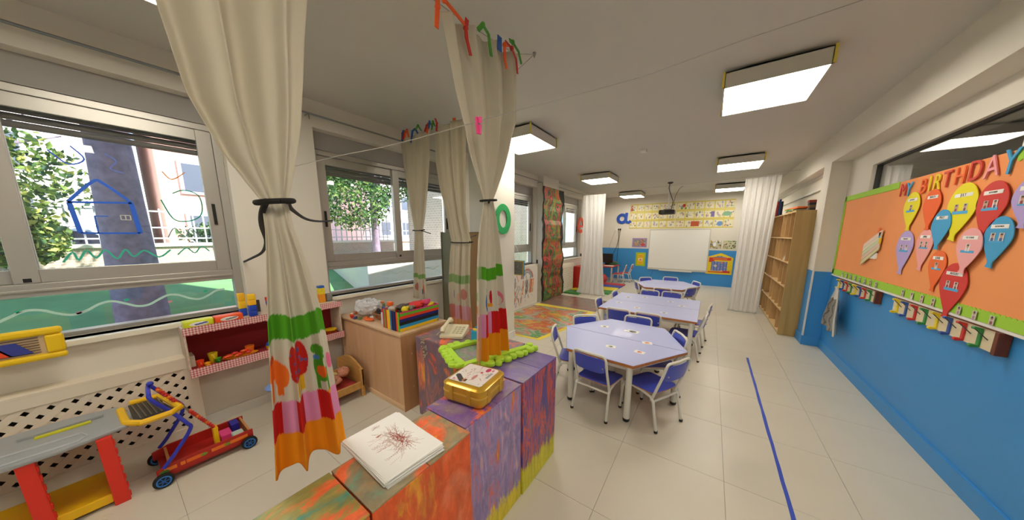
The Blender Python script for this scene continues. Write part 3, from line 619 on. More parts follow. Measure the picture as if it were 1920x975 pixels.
def make_chair(label, seatm, group):
    """local frame: seat faces +y, origin on the floor under the seat"""
    r = thing('school_chair', label, 'chair', (0, 0, 0), group)
    SZ, hw = .295, .148
    # curved plywood seat
    n = 14; top = []; b = MB()
    out = []
    for k in range(4):
        cx, cy, a0 = ((.095, .10, 0), (-.095, .10, 90), (-.085, -.11, 180), (.085, -.11, 270))[k]
        for j in range(6): a = math.radians(a0+90*j/5); out.append((cx+.06*math.cos(a), cy+.045*math.sin(a)))
    def zc(x, y, o): return SZ+o+.012*(y < -.08)*((-.08-y)/.07)-.010*max(0, (y-.09)/.055)**2
    b.rings([[(x, y, zc(x, y, -.009)) for x, y in out], [(x, y, zc(x, y, 0)) for x, y in out]])
    b.build('seat', seatm, r, bevel=.002)
    MB().rings([[(x*.995, y*.995, zc(x, y, -.014)) for x, y in out], [(x*.995, y*.995, zc(x, y, -.0092)) for x, y in out]]).build('seat_edge', mat('#c98a4e', .5), r)
    # backrest plate, slightly bowed
    b = MB(); R = []
    for i in range(9):
        x = -.128+.256*i/8; bow = .018*(1-(x/.13)**2); dz = .012*(abs(x) > .115)
        y = -.205-bow; tl = .022
        R.append([(x, y-tl*1, .545-dz), (x, y+.009-tl, .545-dz), (x, y+.009, .415+dz), (x, y, .415+dz)])
    b.rings(R); b.build('backrest', seatm, r, bevel=.002, smooth=True)
    # back frame : inverted U whose feet end under the seat rail
    pts = [(-.142, -.128, .235), (-.142, -.150, .30), (-.142, -.205, .46), (-.142, -.224, .530)]
    pts += [(-.142+.035*(1-math.cos(math.radians(a))), -.227, .53+.035*math.sin(math.radians(a))) for a in (30, 60, 90)]
    pts += [(0, -.236, .566)]
    pts += [(-p[0], p[1], p[2]) for p in reversed(pts[:-1])]
    MB().tube(pts, .0105, 10).build('back_frame', TUBE, r, smooth=True)
    for s in (-1, 1):
        MB().ball((s*.122, -.236, .47), .006, 8).build('rivet', RIVET, r)
        b = MB().tube([(s*.135, .135, .262), (s*.138, .10, .272), (s*.142, -.04, .274), (s*.146, -.125, .262), (s*.148, -.155, .225)], .0105, 10); b.build('side_rail', TUBE, r, smooth=True)
        lf = MB().tube([(s*.135, .135, .262), (s*.136, .150, .225), (s*.138, .165, .012)], .0105, 10).build('leg', TUBE, r, smooth=True)
        MB().lathe((s*.138, .165, 0), [(.009, 0), (.0135, .004), (.0135, .02)], 10).build('leg_tip', CAP, lf)
        lr = MB().tube([(s*.146, -.125, .262), (s*.148, -.150, .225), (s*.155, -.195, .012)], .0105, 10).build('leg', TUBE, r, smooth=True)
        MB().lathe((s*.155, -.196, 0), [(.009, 0), (.0135, .004), (.0135, .02)], 10).build('leg_tip', CAP, lr)
    MB().cyl((-.146, -.145, .232), (.146, -.145, .232), .009, seg=8).build('stretcher', TUBE, r, smooth=True)
    MB().cyl((-.136, .12, .266), (.136, .12, .266), .009, seg=8).build('stretcher', TUBE, r, smooth=True)
    return r
D2 = math.radians
G = "blue children's chairs with cream tubes"
chairs = [(-.69, 2.35, -8, 'blue chair at the near left of the first table, its back to the camera'), (-.315, 2.465, 62, 'blue chair at the near right corner of the first table, turned sideways'),
 (-1.02, 2.60, -72, 'blue chair at the left side of the first table, beside the purple box'), (-.99, 2.98, -139, 'blue chair at the far left corner of the first table'),
 (-.61, 3.21, 180, 'blue chair at the far side of the first table, only its top rim showing'), (-.36, 2.94, 117, 'blue chair at the right corner of the first table, facing left'),
 (-.885, 3.90, -3, 'blue chair, left of two at the near side of the middle tables'), (-.53, 3.88, -4, 'blue chair, right of two at the near side of the middle tables'),
 (-1.08, 4.16, -90, 'blue chair at the left end of the middle tables, nearer one'), (-1.03, 4.83, -92, 'blue chair at the left end of the middle tables, farther one'),
 (-.78, 5.02, 180, 'blue chair, left of two at the far side of the middle tables'), (-.46, 5.05, 178, 'blue chair, right of two at the far side of the middle tables'),
 (-.19, 4.04, 88, 'blue chair at the right end of the middle tables, nearer one'), (-.15, 4.62, 84, 'blue chair at the right end of the middle tables, standing further out'),
 (-.62, 5.80, -2, 'blue chair at the near side of the farthest table, back to the camera'), (-.40, 6.07, 58, 'blue chair at the near right corner of the farthest table'),
 (-.97, 6.22, -66, 'blue chair at the left of the farthest table, seen from its side'), (-.97, 6.66, -137, 'blue chair at the far left of the farthest table, before the blue wall'),
 (-.67, 6.95, 180, 'blue chair at the far side of the farthest table below the whiteboard'), (-.36, 6.62, 120, 'blue chair at the right of the farthest table')]
c0 = make_chair(chairs[0][3], SEATB, G); c0.location = (chairs[0][0], chairs[0][1], 0); c0.rotation_euler = (0, 0, D2(chairs[0][2]))
for x, y, a, l in chairs[1:]: dup(c0, (x, y, 0), D2(a), l)
REDS = mat('#c8201c', .35, coat=.3)
r0 = make_chair('red chair at the red corner table, nearer one', REDS, "red children's chairs"); r0.location = (-2.33, 9.25, 0); r0.rotation_euler = (0, 0, D2(98))
dup(r0, (-2.22, 9.62, 0), D2(92), 'red chair at the red corner table, farther one')

# cards stuck on the tables
def card(x, y, rz, w, h, bgc, shp, label, z=TZ):
    r = Canvas(24, 16, bgc)
    for s in shp: r.ell(*s)
    c, s_ = math.cos(rz), math.sin(rz); o = print_mesh('name_card', r, (-w/2, -h/2, 0), (w, 0, 0), (0, h, 0))
    md = o.modifiers.new('solid', 'SOLIDIFY'); md.thickness = .001; md.offset = -1
    o.location = (x, y, z+.0015); o.rotation_euler = (0, 0, rz); tag(o, label, 'card', 'cards stuck on the lilac tables'); return o
gsh = [(.5, .5, .2, .25, '#5a5a58'), (.4, .6, .1, .15, '#8fa070'), (.62, .4, .1, .12, '#3a3a3a')]; rsh = [(.5, .5, .22, .28, '#c85a4a'), (.6, .4, .12, .15, '#e0a080'), (.4, .6, .1, .1, '#b04040')]
ysh = [(.5, .5, .24, .28, '#d8925a'), (.45, .55, .12, .12, '#c06a3a')]; bsh = [(.5, .5, .3, .3, '#404a48'), (.55, .62, .2, .12, '#7a8a84'), (.45, .3, .15, .12, '#222222')]
from_px = [(-.88, 3.06, .2, gsh, 'white card with grey-green picture at the far left of the first table'), (-.585, 3.055, -.1, bsh, 'large white card with black picture in the middle of the first table'),
  (-.405, 2.80, .3, ysh, 'white card with orange-brown picture on the far half of the first table'), (-.66, 2.52, .2, gsh, 'white card with dark green picture on the near half of the first table'), (-.42, 2.535, -.2, rsh, 'white card with red picture on the near half of the first table')]
for i, (x, y, a, sh, l) in enumerate(from_px):
    big = i == 1
    if big: sheet = card(x-.035, y-.01, -.05, .10, .055, '#f4f3ef', [], 'blank white paper strip under the large card on the first table')
    card(x, y, a, .115 if big else .085, .085 if big else .06, '#e9e8e4', sh, l, TZ+(.0015 if big else 0))
for x, y, a, sh, l in ((-1.02, 4.78, .1, bsh, 'small card with dark picture, far left on the middle tables'), (-.80, 4.93, .1, gsh, 'white card with green picture, far centre of the middle tables'), (-.42, 4.80, 0, gsh, 'wide white card at the far right of the middle tables'),
   (-.26, 4.60, .1, gsh, 'white card with grey picture near the joint, right half of the middle tables'), (-1.05, 4.32, .1, gsh, 'faint white card near the left end of the middle tables'), (-.76, 4.13, 0, rsh, 'card with red picture at the near centre of the middle tables'), (-.42, 4.06, .1, gsh, 'white card with grey picture at the near right of the middle tables'), (-1.08, 6.42, 0, gsh, 'white card on the left of the farthest table')):
    card(x, y, a, .085, .06, '#dfe0e4', sh, l)

# blue tape on the floor
b = MB(); ys_ = np.linspace(-.6, 4.38, 40); rs = np.random.RandomState(1)
pl = [(.487+rs.uniform(-.002, .002), y) for y in ys_]; pr_ = [(.508+rs.uniform(-.002, .002), y) for y in ys_[::-1]]
single('floor_tape', MB().prism(pl+pr_, .0004, .0016), mat('#2347b8', .5), 'long straight strip of blue tape on the floor', 'tape')

# ---------------------------------------------------------------- far wall
wy = YF
t = thing('whiteboard', 'wide interactive whiteboard on the far wall', 'whiteboard', (-.86, wy-.03, .38))
MB().box(-1.63, -.05, wy-.028, wy-.004, .40, 1.655).build('panel', mat('#e9e9e4', .3, coat=.3), t)
MB().box(-1.65, -.03, wy-.034, wy-.002, 1.645, 1.672).box(-1.65, -1.628, wy-.034, wy-.002, .40, 1.66).box(-.052, -.03, wy-.034, wy-.002, .40, 1.66).box(-1.65, -.03, wy-.036, wy-.002, .39, .45).build('frame', mat('#c9c7be', .45), t, bevel=.003)
MB().box(-1.30, -.40, wy-.075, wy-.03, .365, .395).build('pen_tray', mat('#d8d6cd', .5), t, bevel=.004)
for k in range(5): MB().cyl((-.50+.07*k, wy-.04, .42), (-.50+.07*k, wy-.034, .42), .008, seg=8).build('button', ALUD, t)
def poster(x0, x1, z0, z1, cv, label, cat='poster', y=wy-.004, group=None):
    o = print_mesh('poster', cv, (-(x1-x0)/2, 0, 0), (x1-x0, 0, 0), (0, 0, z1-z0)); o.location = ((x0+x1)/2, y, z0); tag(o, label, cat, group)
    md = o.modifiers.new('solid', 'SOLIDIFY'); md.thickness = .002; md.offset = 0; return o
# picture frieze : three rows of drawings on yellow card
rs = random.Random(5)
for row in range(3):
    for half, (xa, xb) in enumerate(((-2.30, -.98), (-.96, .46))):
        za = 1.70+.262*row; w, h = 150, 30
        cv = Canvas(w, h, '#d6c656')
        for k in range(6):
            a = k/6+.012; cv.rect(a, a+1/6-.018, .14, .86, '#e2dcc0')
            for q in range(9):
                cv.ell(a+.02+rs.random()*.12, .22+rs.random()*.55, .005+rs.random()*.012, .04+rs.random()*.11, rs.choice(['#c08a78', '#a0a680', '#b0a898', '#8a8078', '#d0aaa8', '#a0a8c4', '#d8c088', '#7a7874', '#c0a090', '#b8bca0']))
        if row == 2 and half == 0:
            cv.ell(.05, .62, .026, .22, '#c8352c'); cv.ell(.056, .62, .012, .1, '#e2dcc0'); cv.ell(.045, .3, .03, .14, '#b04a2c')
        if row == 2 and half == 1: cv.ell(.14, .55, .025, .2, '#c8352c'); cv.ell(.10, .25, .02, .12, '#7a9a20'); cv.ell(.17, .25, .02, .12, '#7a9a20')
        if row == 0 and half == 1: cv.rect(.29, .43, .2, .75, '#b8542c'); cv.ell(.78, .45, .05, .25, '#6a90c8')
        if row == 1 and half == 1: cv.rect(.62, .68, .2, .8, '#7a6aa0'); cv.ell(.88, .5, .07, .25, '#7fae8a')
        poster(xa, xb, za, za+.255, cv, '%s strip of small drawings on yellow card, %s half, above the whiteboard' % (('bottom', 'middle', 'top')[row], ('left', 'right')[half]), group='yellow picture frieze on the far wall')
cv = Canvas(60, 44, '#a588c4'); cv.rect(.08, .92, .12, .88, '#8a8a8c')
for i in range(40): cv.ell(.1+rs.random()*.8, .15+rs.random()*.7, .05, .06, rs.choice(['#a05a50', '#c86a6a', '#6a9a8a', '#8a80a0', '#d8b060', '#7a7a90']))
cv.ell(.72, .3, .14, .16, '#c84a50'); cv.ell(.3, .3, .09, .12, '#d08a5a')
poster(-2.17, -1.72, 1.09, 1.39, cv, 'purple-framed picture left of the whiteboard')
cv = Canvas(40, 60, '#a8c41e'); cv.rect(.2, .8, .12, .88, '#e8c21a'); cv.rect(.3, .7, .40, .56, '#f0e0d0'); cv.ell(.5, .47, .12, .05, '#e0662c')
for z in (.2, .25, .68, .74): cv.rect(.3, .7, z, z+.02, '#e06a20')
poster(-2.03, -1.73, .47, .92, cv, 'small yellow-green notice on the blue dado left of the whiteboard')
cv = Canvas(44, 30, '#c8c3b0')
for i in range(30): cv.ell(rs.random(), rs.random(), .08, .1, rs.choice(['#6a6a60', '#b8962e', '#e8e4dc', '#8a8a6a', '#c8a83a']))
cv.ell(.4, .5, .14, .25, '#f0efec'); poster(-.02, .25, 1.10, 1.34, cv, 'small yellow and grey picture right of the whiteboard')
cv = Canvas(44, 30, '#b9c07a'); cv.rect(.05, .95, .12, .9, '#cfc9a8')
for i in range(30): cv.ell(rs.random(), rs.random(), .05, .07, rs.choice(['#5a6a50', '#3f3f3a', '#a85a4a', '#8aa06a']))
poster(.29, .58, 1.10, 1.33, cv, 'small green-edged picture next to the right sheer curtain')
t = thing('calendar', 'yellow house-shaped calendar with blue grid right of the whiteboard', 'calendar', (.24, wy-.02, .36))
cv = Canvas(90, 100, '#e8c91c')
cv.poly([(0, .80), (.5, 1.01), (1, .78), (1, 1.1), (0, 1.1)], '#2f86cc')
msk = ~((cv.Y > .80+.42*cv.X) | (cv.Y > 1.0-.44*(cv.X-.5)-.0)) | (cv.Y < .8); 
cv.rect(.10, .92, .66, .78, '#d03a26'); cv.poly([(.2, .78), (.5, .86), (.8, .78)], '#8a8aa8'); cv.rect(.24, .78, .69, .75, '#e07a3a'); cv.rect(.10, .30, .56, .66, '#d03a26')
cv.rect(.20, .80, .16, .60, '#5a6fae')
for i in range(5):
    for j in range(6):
        cv.rect(.23+i*.115, .29+i*.115, .18+j*.072, .215+j*.072, '#8a9ccc' if (i+j) % 3 else '#b8b0c0')
cv.rect(.55, .64, .52, .58, '#e08a70'); cv.ell(.36, .40, .06, .05, '#cfc6b0'); cv.rect(.10, .92, .08, .13, '#d03a26'); cv.rect(.66, .92, .10, .18, '#c83226'); cv.rect(.55, .64, .13, .18, '#e8a080')
cv.ell(.42, .84, .03, .015, '#4a3a30'); cv.ell(.56, .84, .03, .015, '#4a3a30')
print_mesh('printed_sheet', cv, (-.06, wy-.012, .36), (.62, 0, 0), (0, 0, .62), t, mask=((cv.Y <= .80+.36*cv.X) & (cv.Y <= 1.0-.42*(cv.X-.52))))
MB().prism([(-.06, .36), (.56, .36), (.56, .84), (.26, .975), (-.06, .85)], wy-.011, wy-.003, 'y').build('backing_card', mat('#e8c91c', .6), t)

# cut-out letters
def ring_letter(path, w): return path
def letter(name, label, build, m, cat='letter'):
    single(name, build, m, label, cat, group='large foam vowels on the walls', bevel=.003)
b = MB(); R = []
for k in range(40):
    a = 2*PI*k/40; c, s = math.cos(a), math.sin(a)
    R.append([(-2.262, 3.05+.17*c, 1.70+.195*s), (-2.250, 3.05+.17*c, 1.70+.195*s), (-2.250, 3.05+.082*c, 1.70+.11*s), (-2.262, 3.05+.082*c, 1.70+.11*s)])
letter('letter_o', 'large green foam letter o on the white pillar', MB().rings(R, closed=True), mat('#2aa35a', .6))
def stroke(pts, w, plane, d0, d1):
    """flat ribbon letter stroke: pts in plane coordinates"""
    b = MB(); P = [Vector(p) for p in pts]; R = []
    for i, p in enumerate(P):
        a = P[max(0, i-1)]; c = P[min(len(P)-1, i+1)]; t = (c-a).normalized(); n = Vector((-t.y, t.x))*w/2
        q = []
        for s, d in ((-1, d0), (1, d0), (1, d1), (-1, d1)):
            v = p+n*s; q.append((v.x, d, v.y) if plane == 'y' else (d, v.x, v.y))
        R.append(q)
    return b, R
b, R = stroke([(x, z) for x, z in arc(-2.545, 2.03, .125, 20, 380, 30)], .095, 'y', wy-.03, wy-.004); b.rings(R)
_, R = stroke([(-2.40, 2.22), (-2.41, 2.10), (-2.415, 1.97), (-2.38, 1.91), (-2.32, 1.90), (-2.26, 1.95)], .085, 'y', wy-.028, wy-.006); b.rings(R)
letter('letter_a', 'large dark blue foam letter a on the far wall', b, mat('#1f4fb0', .6))
b = MB()
epts = [(7.92, 1.74), (8.22, 1.74)]+[(8.07+.165*math.cos(a), 1.76+.165*math.sin(a)) for a in np.linspace(0, 5.2, 24)]
_, R = stroke(epts[:2], .06, 'x', XL+.004, XL+.03); b.rings(R)
_, R = stroke([(8.07+.17*math.cos(a), 1.77+.185*math.sin(a)) for a in np.linspace(0, 5.3, 26)], .085, 'x', XL+.006, XL+.028); b.rings(R)
letter('letter_e', 'large orange-red foam letter e on the window wall near the sheer curtain', b, mat('#f0583a', .6))

# projector
t = thing('projector', 'black projector on a white ceiling pole before the whiteboard', 'projector', (-.96, 8.0, 1.98))
MB().cyl((-.93, 8.0, 2.10), (-.93, 8.0, 2.72), .022, seg=14).build('pole', WHITE2, t, smooth=True)
MB().rbox(-1.12, -.78, 7.85, 8.15, 1.99, 2.09, .04).build('body', BLACK, t, smooth=True)
MB().lathe((-1.02, 7.85, 2.04), [(.035, -.02), (.04, 0), (.03, .01)], 16, 'y').build('lens', DARK, t, smooth=True)
MB().box(-1.02, -.86, 7.92, 8.08, 2.09, 2.115).build('bracket', mat('#8f8d86', .4, .4), t)
MB().lathe((-.93, 8.0, 2.70), [(.03, 0), (.06, .02), (.06, .04)], 16).build('ceiling_plate', DARK, t)
MB().tube([(-.86, 7.98, 2.10), (-.84, 7.98, 2.3), (-.90, 7.97, 2.45), (-.95, 7.97, 2.6), (-.93, 7.97, 2.73)], .008, 6).tube([(-.84, 7.98, 2.12), (-.80, 7.97, 2.4), (-.74, 7.97, 2.55), (-.70, 7.97, 2.6), (-.66, 7.97, 2.62)], .005, 6).build('cable', BLACK, t)

# sockets and leads on the far wall
t = thing('wall_socket', 'white double socket with two black plugs below the blue letter', 'socket', (-2.63, wy-.01, 1.64))
MB().box(-2.76, -2.55, wy-.012, wy, 1.64, 1.72).build('plate', WHITE2, t, bevel=.002)
for x in (-2.63, -2.575): MB().box(x-.018, x+.018, wy-.045, wy-.012, 1.65, 1.705).build('plug', BLACK, t, bevel=.003)
single('lead', MB().tube([(-2.63, wy-.03, 1.65), (-2.61, wy-.03, 1.4), (-2.66, wy-.03, 1.1), (-2.80, wy-.06, .75), (-2.85, wy-.2, .56)], .007, 5).tube([(-2.575, wy-.03, 1.65), (-2.60, wy-.03, 1.3), (-2.62, wy-.03, .9), (-2.63, wy-.05, .55)], .006, 5), BLACK, 'black leads hanging from the socket down to the red table', 'cable')
single('cable', MB().tube([(-2.74, wy-.02, 1.66), (-2.85, wy-.02, 1.3), (-2.95, wy-.03, .95), (-3.02, wy-.05, .6)], .004, 5), ALUD, 'thin grey cable slanting down the far wall beside the black leads', 'cable')
single('lead', MB().tube([(-1.48, wy-.01, .38), (-1.50, wy-.012, .25), (-1.55, wy-.015, .14), (-1.62, wy-.02, .02)], .005, 5), BLU, 'thin dark lead under the left end of the whiteboard', 'cable')

# red corner table with computer
t = thing('red_table', 'small red table in the far left corner', 'table', (-2.85, 9.55, 0))
MB().box(-3.15, -2.47, 9.1, 9.98, .475, .50).build('tabletop', mat('#c3382e', .35), t, bevel=.003)
for x, y in ((-2.51, 9.14), (-2.51, 9.94), (-3.11, 9.94), (-3.11, 9.14)): MB().cyl((x, y, 0), (x, y, .475), .022, seg=12).build('leg', TUBE, t, smooth=True)
t = thing('monitor', 'black flat monitor at the left of the red table', 'monitor', (-2.9, 9.6, .50))
MB().box(-3.0, -2.62, 9.62, 9.65, .58, .88).build('screen', BLACK, t, bevel=.004); MB().box(-2.86, -2.76, 9.60, 9.70, .50, .59).build('stand', BLACK, t)
t = thing('cd_player', 'green and red portable player on the red table', 'radio', (-2.66, 9.8, .50))
MB().rbox(-2.86, -2.50, 9.72, 9.93, .50, .60, .05).build('body', mat('#2a6a4a', .4), t, smooth=True); MB().lathe((-2.68, 9.82, .60), [(.09, 0), (.09, .012), (.07, .018)], 18).build('lid', mat('#b8362e', .4), t, smooth=True)
single('keyboard', MB().box(-2.78, -2.50, 9.22, 9.40, .50, .515), mat('#e6e6e2', .5), 'white keyboard at the front of the red table', 'keyboard', bevel=.003)

# ---------------------------------------------------------------- gym mats and red block
cols = [('#b3262a', 8.50, 8.86), ('#3044a4', 8.10, 8.49), ('#dcc81c', 7.62, 8.09), ('#3a8a3e', 7.16, 7.61)]
t = thing('folding_mat', 'folding gym mat in red, blue, yellow and green panels behind the sheer curtain', 'mat', (-2.3, 7.9, 0))
for h, a, c in cols: MB().box(-2.62, -2.0, a, c, .001, .035).build('panel', mat(h, .45, name='vinyl'), t, bevel=.006)
t = thing('folding_mat', 'green and yellow gym mat lying left of the sheer curtain', 'mat', (-2.8, 7.0, 0))
MB().box(-3.04, -2.63, 6.72, 7.16, .001, .035).build('panel', mat('#2c7a34', .45), t, bevel=.006); MB().box(-3.04, -2.64, 7.17, 7.5, .001, .035).build('panel', mat('#d8c41c', .45), t, bevel=.006)
single('foam_block', MB().box(-3.14, -2.84, 7.52, 8.3, .001, .62), mat('#c62a22', .45), 'tall red foam block by the window wall', 'foam block', bevel=.012)
single('foam_block', MB().cyl((-2.62, 8.0, .19), (-2.62, 8.6, .19), .15, seg=20), mat('#c62a22', .45), 'low red foam roll right behind the sheer curtain', 'foam block', bevel=.01)

# ---------------------------------------------------------------- wooden cubby shelf on the right
PLY = mat_wood('#a98a52', '#bd9d63', 2, 1.2, .5); PLYL = mat_wood('#d2b07c', '#dcbd8a', 1, 1, .5)
t = thing('bookshelf', 'tall birch plywood shelf with open cubbies by the right wall', 'shelf', (1.06, 6.74, 0))
SX0, SX1, SY0, SY1, SH = .955, 1.165, 5.715, 7.80, 1.84
MB().box(SX0, SX1, SY0, SY0+.02, 0, SH).build('side_panel', PLY, t, bevel=.002); MB().box(SX0, SX1, SY1-.02, SY1, 0, SH).build('side_panel', PLY, t, bevel=.002)
MB().box(SX1-.008, SX1, SY0+.02, SY1-.02, .02, SH-.02).build('back_panel', mat('#a88458', .6, var=.06), t)
zs = [.02, .36, .72, 1.08, 1.44, SH-.018]
for i, z in enumerate(zs): MB().box(SX0+.001, SX1-.008, SY0+.02, SY1-.02, z, z+.017).build('shelf_board', PLYL, t)
for i in range(5):
    n = 7
    for k in range(1, n):
        if (i, k) in ((0, 2), (1, 5), (2, 3), (4, 4)): continue
        yk = SY0+(SY1-SY0)*k/n; MB().box(SX0+.004, SX1-.008, yk-.006, yk+.006, zs[i]+.017, zs[i+1]).build('divider', mat('#c6a26e', .55, var=.05), t)
for (yy, z, c, l) in ((5.88, zs[0]+.017, '#e8e6e0', 'white sheets in the lowest cubby nearest the camera'), (6.12, zs[0]+.017, '#d8d0cc', 'pale papers in the bottom row of the bookshelf, second cubby'), (6.3, zs[3]+.017, '#f0efe9', 'small white paper in the fourth-row cubby'), (6.1, zs[4]+.017, '#d8b8a8', 'pinkish cards in the top row of the shelf')):
    b = MB()
    for k in range(6): b.box(SX0+.03+.002*k, SX1-.03, yy-.045+.003*(k % 3), yy+.045, z+.0005+k*.012, z+.010+k*.012)
    single('paper_stack', b, mat(c, .8), l, 'papers')
def stackitem(nm, x0, x1, y0, y1, z0, z1, h, label, cat, rot=0):
    o = single(nm, MB().box(x0, x1, y0, y1, z0, z1), mat(h, .6), label, cat, bevel=.0015); o.rotation_euler = (0, 0, rot); return o
z = SH
stackitem('folder', .96, 1.15, 5.85, 6.30, z+.001, z+.010, '#d8c43a', 'yellow folder at the bottom of the pile on the bookshelf', 'folder', .05)
stackitem('folder', .955, 1.15, 6.0, 6.5, z+.011, z+.020, '#2a4a3a', 'dark green folder on the pile on the bookshelf', 'folder', -.06)
stackitem('folder', .96, 1.16, 6.05, 6.55, z+.021, z+.034, '#e9e6de', 'white folder in the pile on the bookshelf', 'folder', .04)
stackitem('folder', .95, 1.13, 6.2, 6.7, z+.035, z+.050, '#58b83a', 'lime green folder on the bookshelf pile', 'folder', -.08)
stackitem('folder', .98, 1.15, 5.95, 6.6, z+.051, z+.072, '#e8743a', 'orange folder topmost on the bookshelf pile', 'folder', .07)
for k, (c, l) in enumerate((('#b8281e', 'red binder standing at the far end of the bookshelf top'), ('#2a5a9a', 'blue binder standing at the far end of the bookshelf top'), ('#1c2a3a', 'dark binder standing at the far end of the bookshelf top'))):
    single('binder', MB().box(.962+.032*k, .990+.032*k, 7.45, 7.68, z+.001, z+.28+.04*(k == 1)), mat(c, .5), l, 'binder', bevel=.003)
b = thing('game_box', 'small dark patterned box at the near end of the bookshelf top', 'box', (1.12, 5.79, z))
for k, h in enumerate(('#2a2420', '#6a4a2a', '#1c1c22', '#8a2a1e')): MB().box(1.09-.004*k, 1.15, 5.74, 5.84, z+.001+.035*k, z+.034+.035*k).build('layer', mat(h, .6), b)
single('blue_bag', MB().rbox(1.0, 1.15, 7.86, 8.15, .05, .42, .05), mat('#1f3fa8', .6), 'blue bag on the floor behind the bookshelf', 'bag', smooth=True).location.z = 0

# ---------------------------------------------------------------- birthday board on the right wall
BX = XR-.022
t = thing('notice_board', 'big orange paper notice board with scalloped green border on the right wall', 'notice board', (XR-.01, 3.6, 1.0))
MB().box(BX, XR-.001, 1.8, 5.29, 1.01, 1.95).build('backing', mat('#f09a5c', .75, var=.05, scale=4), t)
def scallop(y0, y1, z0, z1, horiz, side):
    b = MB(); n = int((y1-y0 if horiz else z1-z0)/.034)
    if horiz:
        base, tip = (z0, z1) if side > 0 else (z1, z0); pts = [(y0, base)]
        for k in range(n):
            for j in range(4):
                f = (k+j/4)/n; pts.append((y0+(y1-y0)*f, tip+(side*.010*math.sin(PI*j/4))))
        pts.append((y1, tip)); pts.append((y1, base))
    else:
        pts = [(y1, z0)]
        for k in range(n):
            for j in range(4): f = (k+j/4)/n; pts.append((y0-.010*math.sin(PI*j/4), z0+(z1-z0)*f))
        pts.append((y0, z1)); pts.append((y1, z1))
    return b.prism(pts, BX-.004, BX-.0005, 'x')
LIME = mat('#9fd03c', .7)
scallop(1.8, 5.29, 1.01, 1.07, True, 1).build('border_strip', LIME, t)
scallop(4.05, 5.29, 1.905, 1.955, True, -1).build('border_strip', LIME, t); scallop(1.8, 2.86, 1.895, 1.955, True, -1).build('border_strip', LIME, t)
scallop(5.25, 5.295, 1.02, 1.95, False, 1).build('border_strip', LIME, t)
struct(MB().box(XR-.028, XR, 1.8, 5.3, .992, 1.008).build('trim_5', WHITE2))
MX = lambda y, z, rz=0, x=BX-.006: Matrix.Translation((x, y, z)) @ Matrix.Rotation(-PI/2, 4, 'Z') @ Matrix.Rotation(PI/2, 4, 'X') @ Matrix.Rotation(rz, 4, 'Z')
# cut paper letters  MY BIRTHDAY
word = [('M', 3.95, 1.868, '#d84a3a', .12, 0), ('Y', 3.86, 1.862, '#4aa6d8', .13, 0), ('B', 3.665, 1.862, '#ee6a2c', .125, 0), ('I', 3.585, 1.868, '#e8d41e', .13, .1), ('R', 3.50, 1.87, '#e8d41e', .125, -.08), ('T', 3.395, 1.872, '#d8503c', .13, .03), ('H', 3.27, 1.875, '#ee7038', .13, 0), ('D', 3.14, 1.885, '#d04438', .14, 0), ('A', 3.01, 1.885, '#ee9aa0', .145, .08), ('Y', 2.885, 1.885, '#3f9ed0', .155, -.05)]
seen = {}
for ch, y, z, c, s, rz in word:
    me = text_mesh(ch, s*1.25, .003); bm = bmesh.new(); bm.from_mesh(me)
    o = bpy.data.objects.new('paper_letter', me); COL.objects.link(o); me.materials.clear(); me.materials.append(mat(c, .6)); bm.free()
    me.transform(Matrix.Diagonal((.92, 1, 1, 1)))
    o.matrix_world = MX(y, z, rz, BX-.005-.004)
    nm = {'#d84a3a': 'red', '#4aa6d8': 'blue', '#ee6a2c': 'orange', '#e8d41e': 'yellow', '#d8503c': 'dull red', '#ee7038': 'pale orange', '#d04438': 'brick red', '#ee9aa0': 'pink', '#3f9ed0': 'bright blue'}[c]
    tag(o, '%s paper letter %s of the words MY BIRTHDAY on the orange board%s' % (nm, ch, ', first word' if y > 3.8 else ''), 'letter', 'MY BIRTHDAY paper letters')
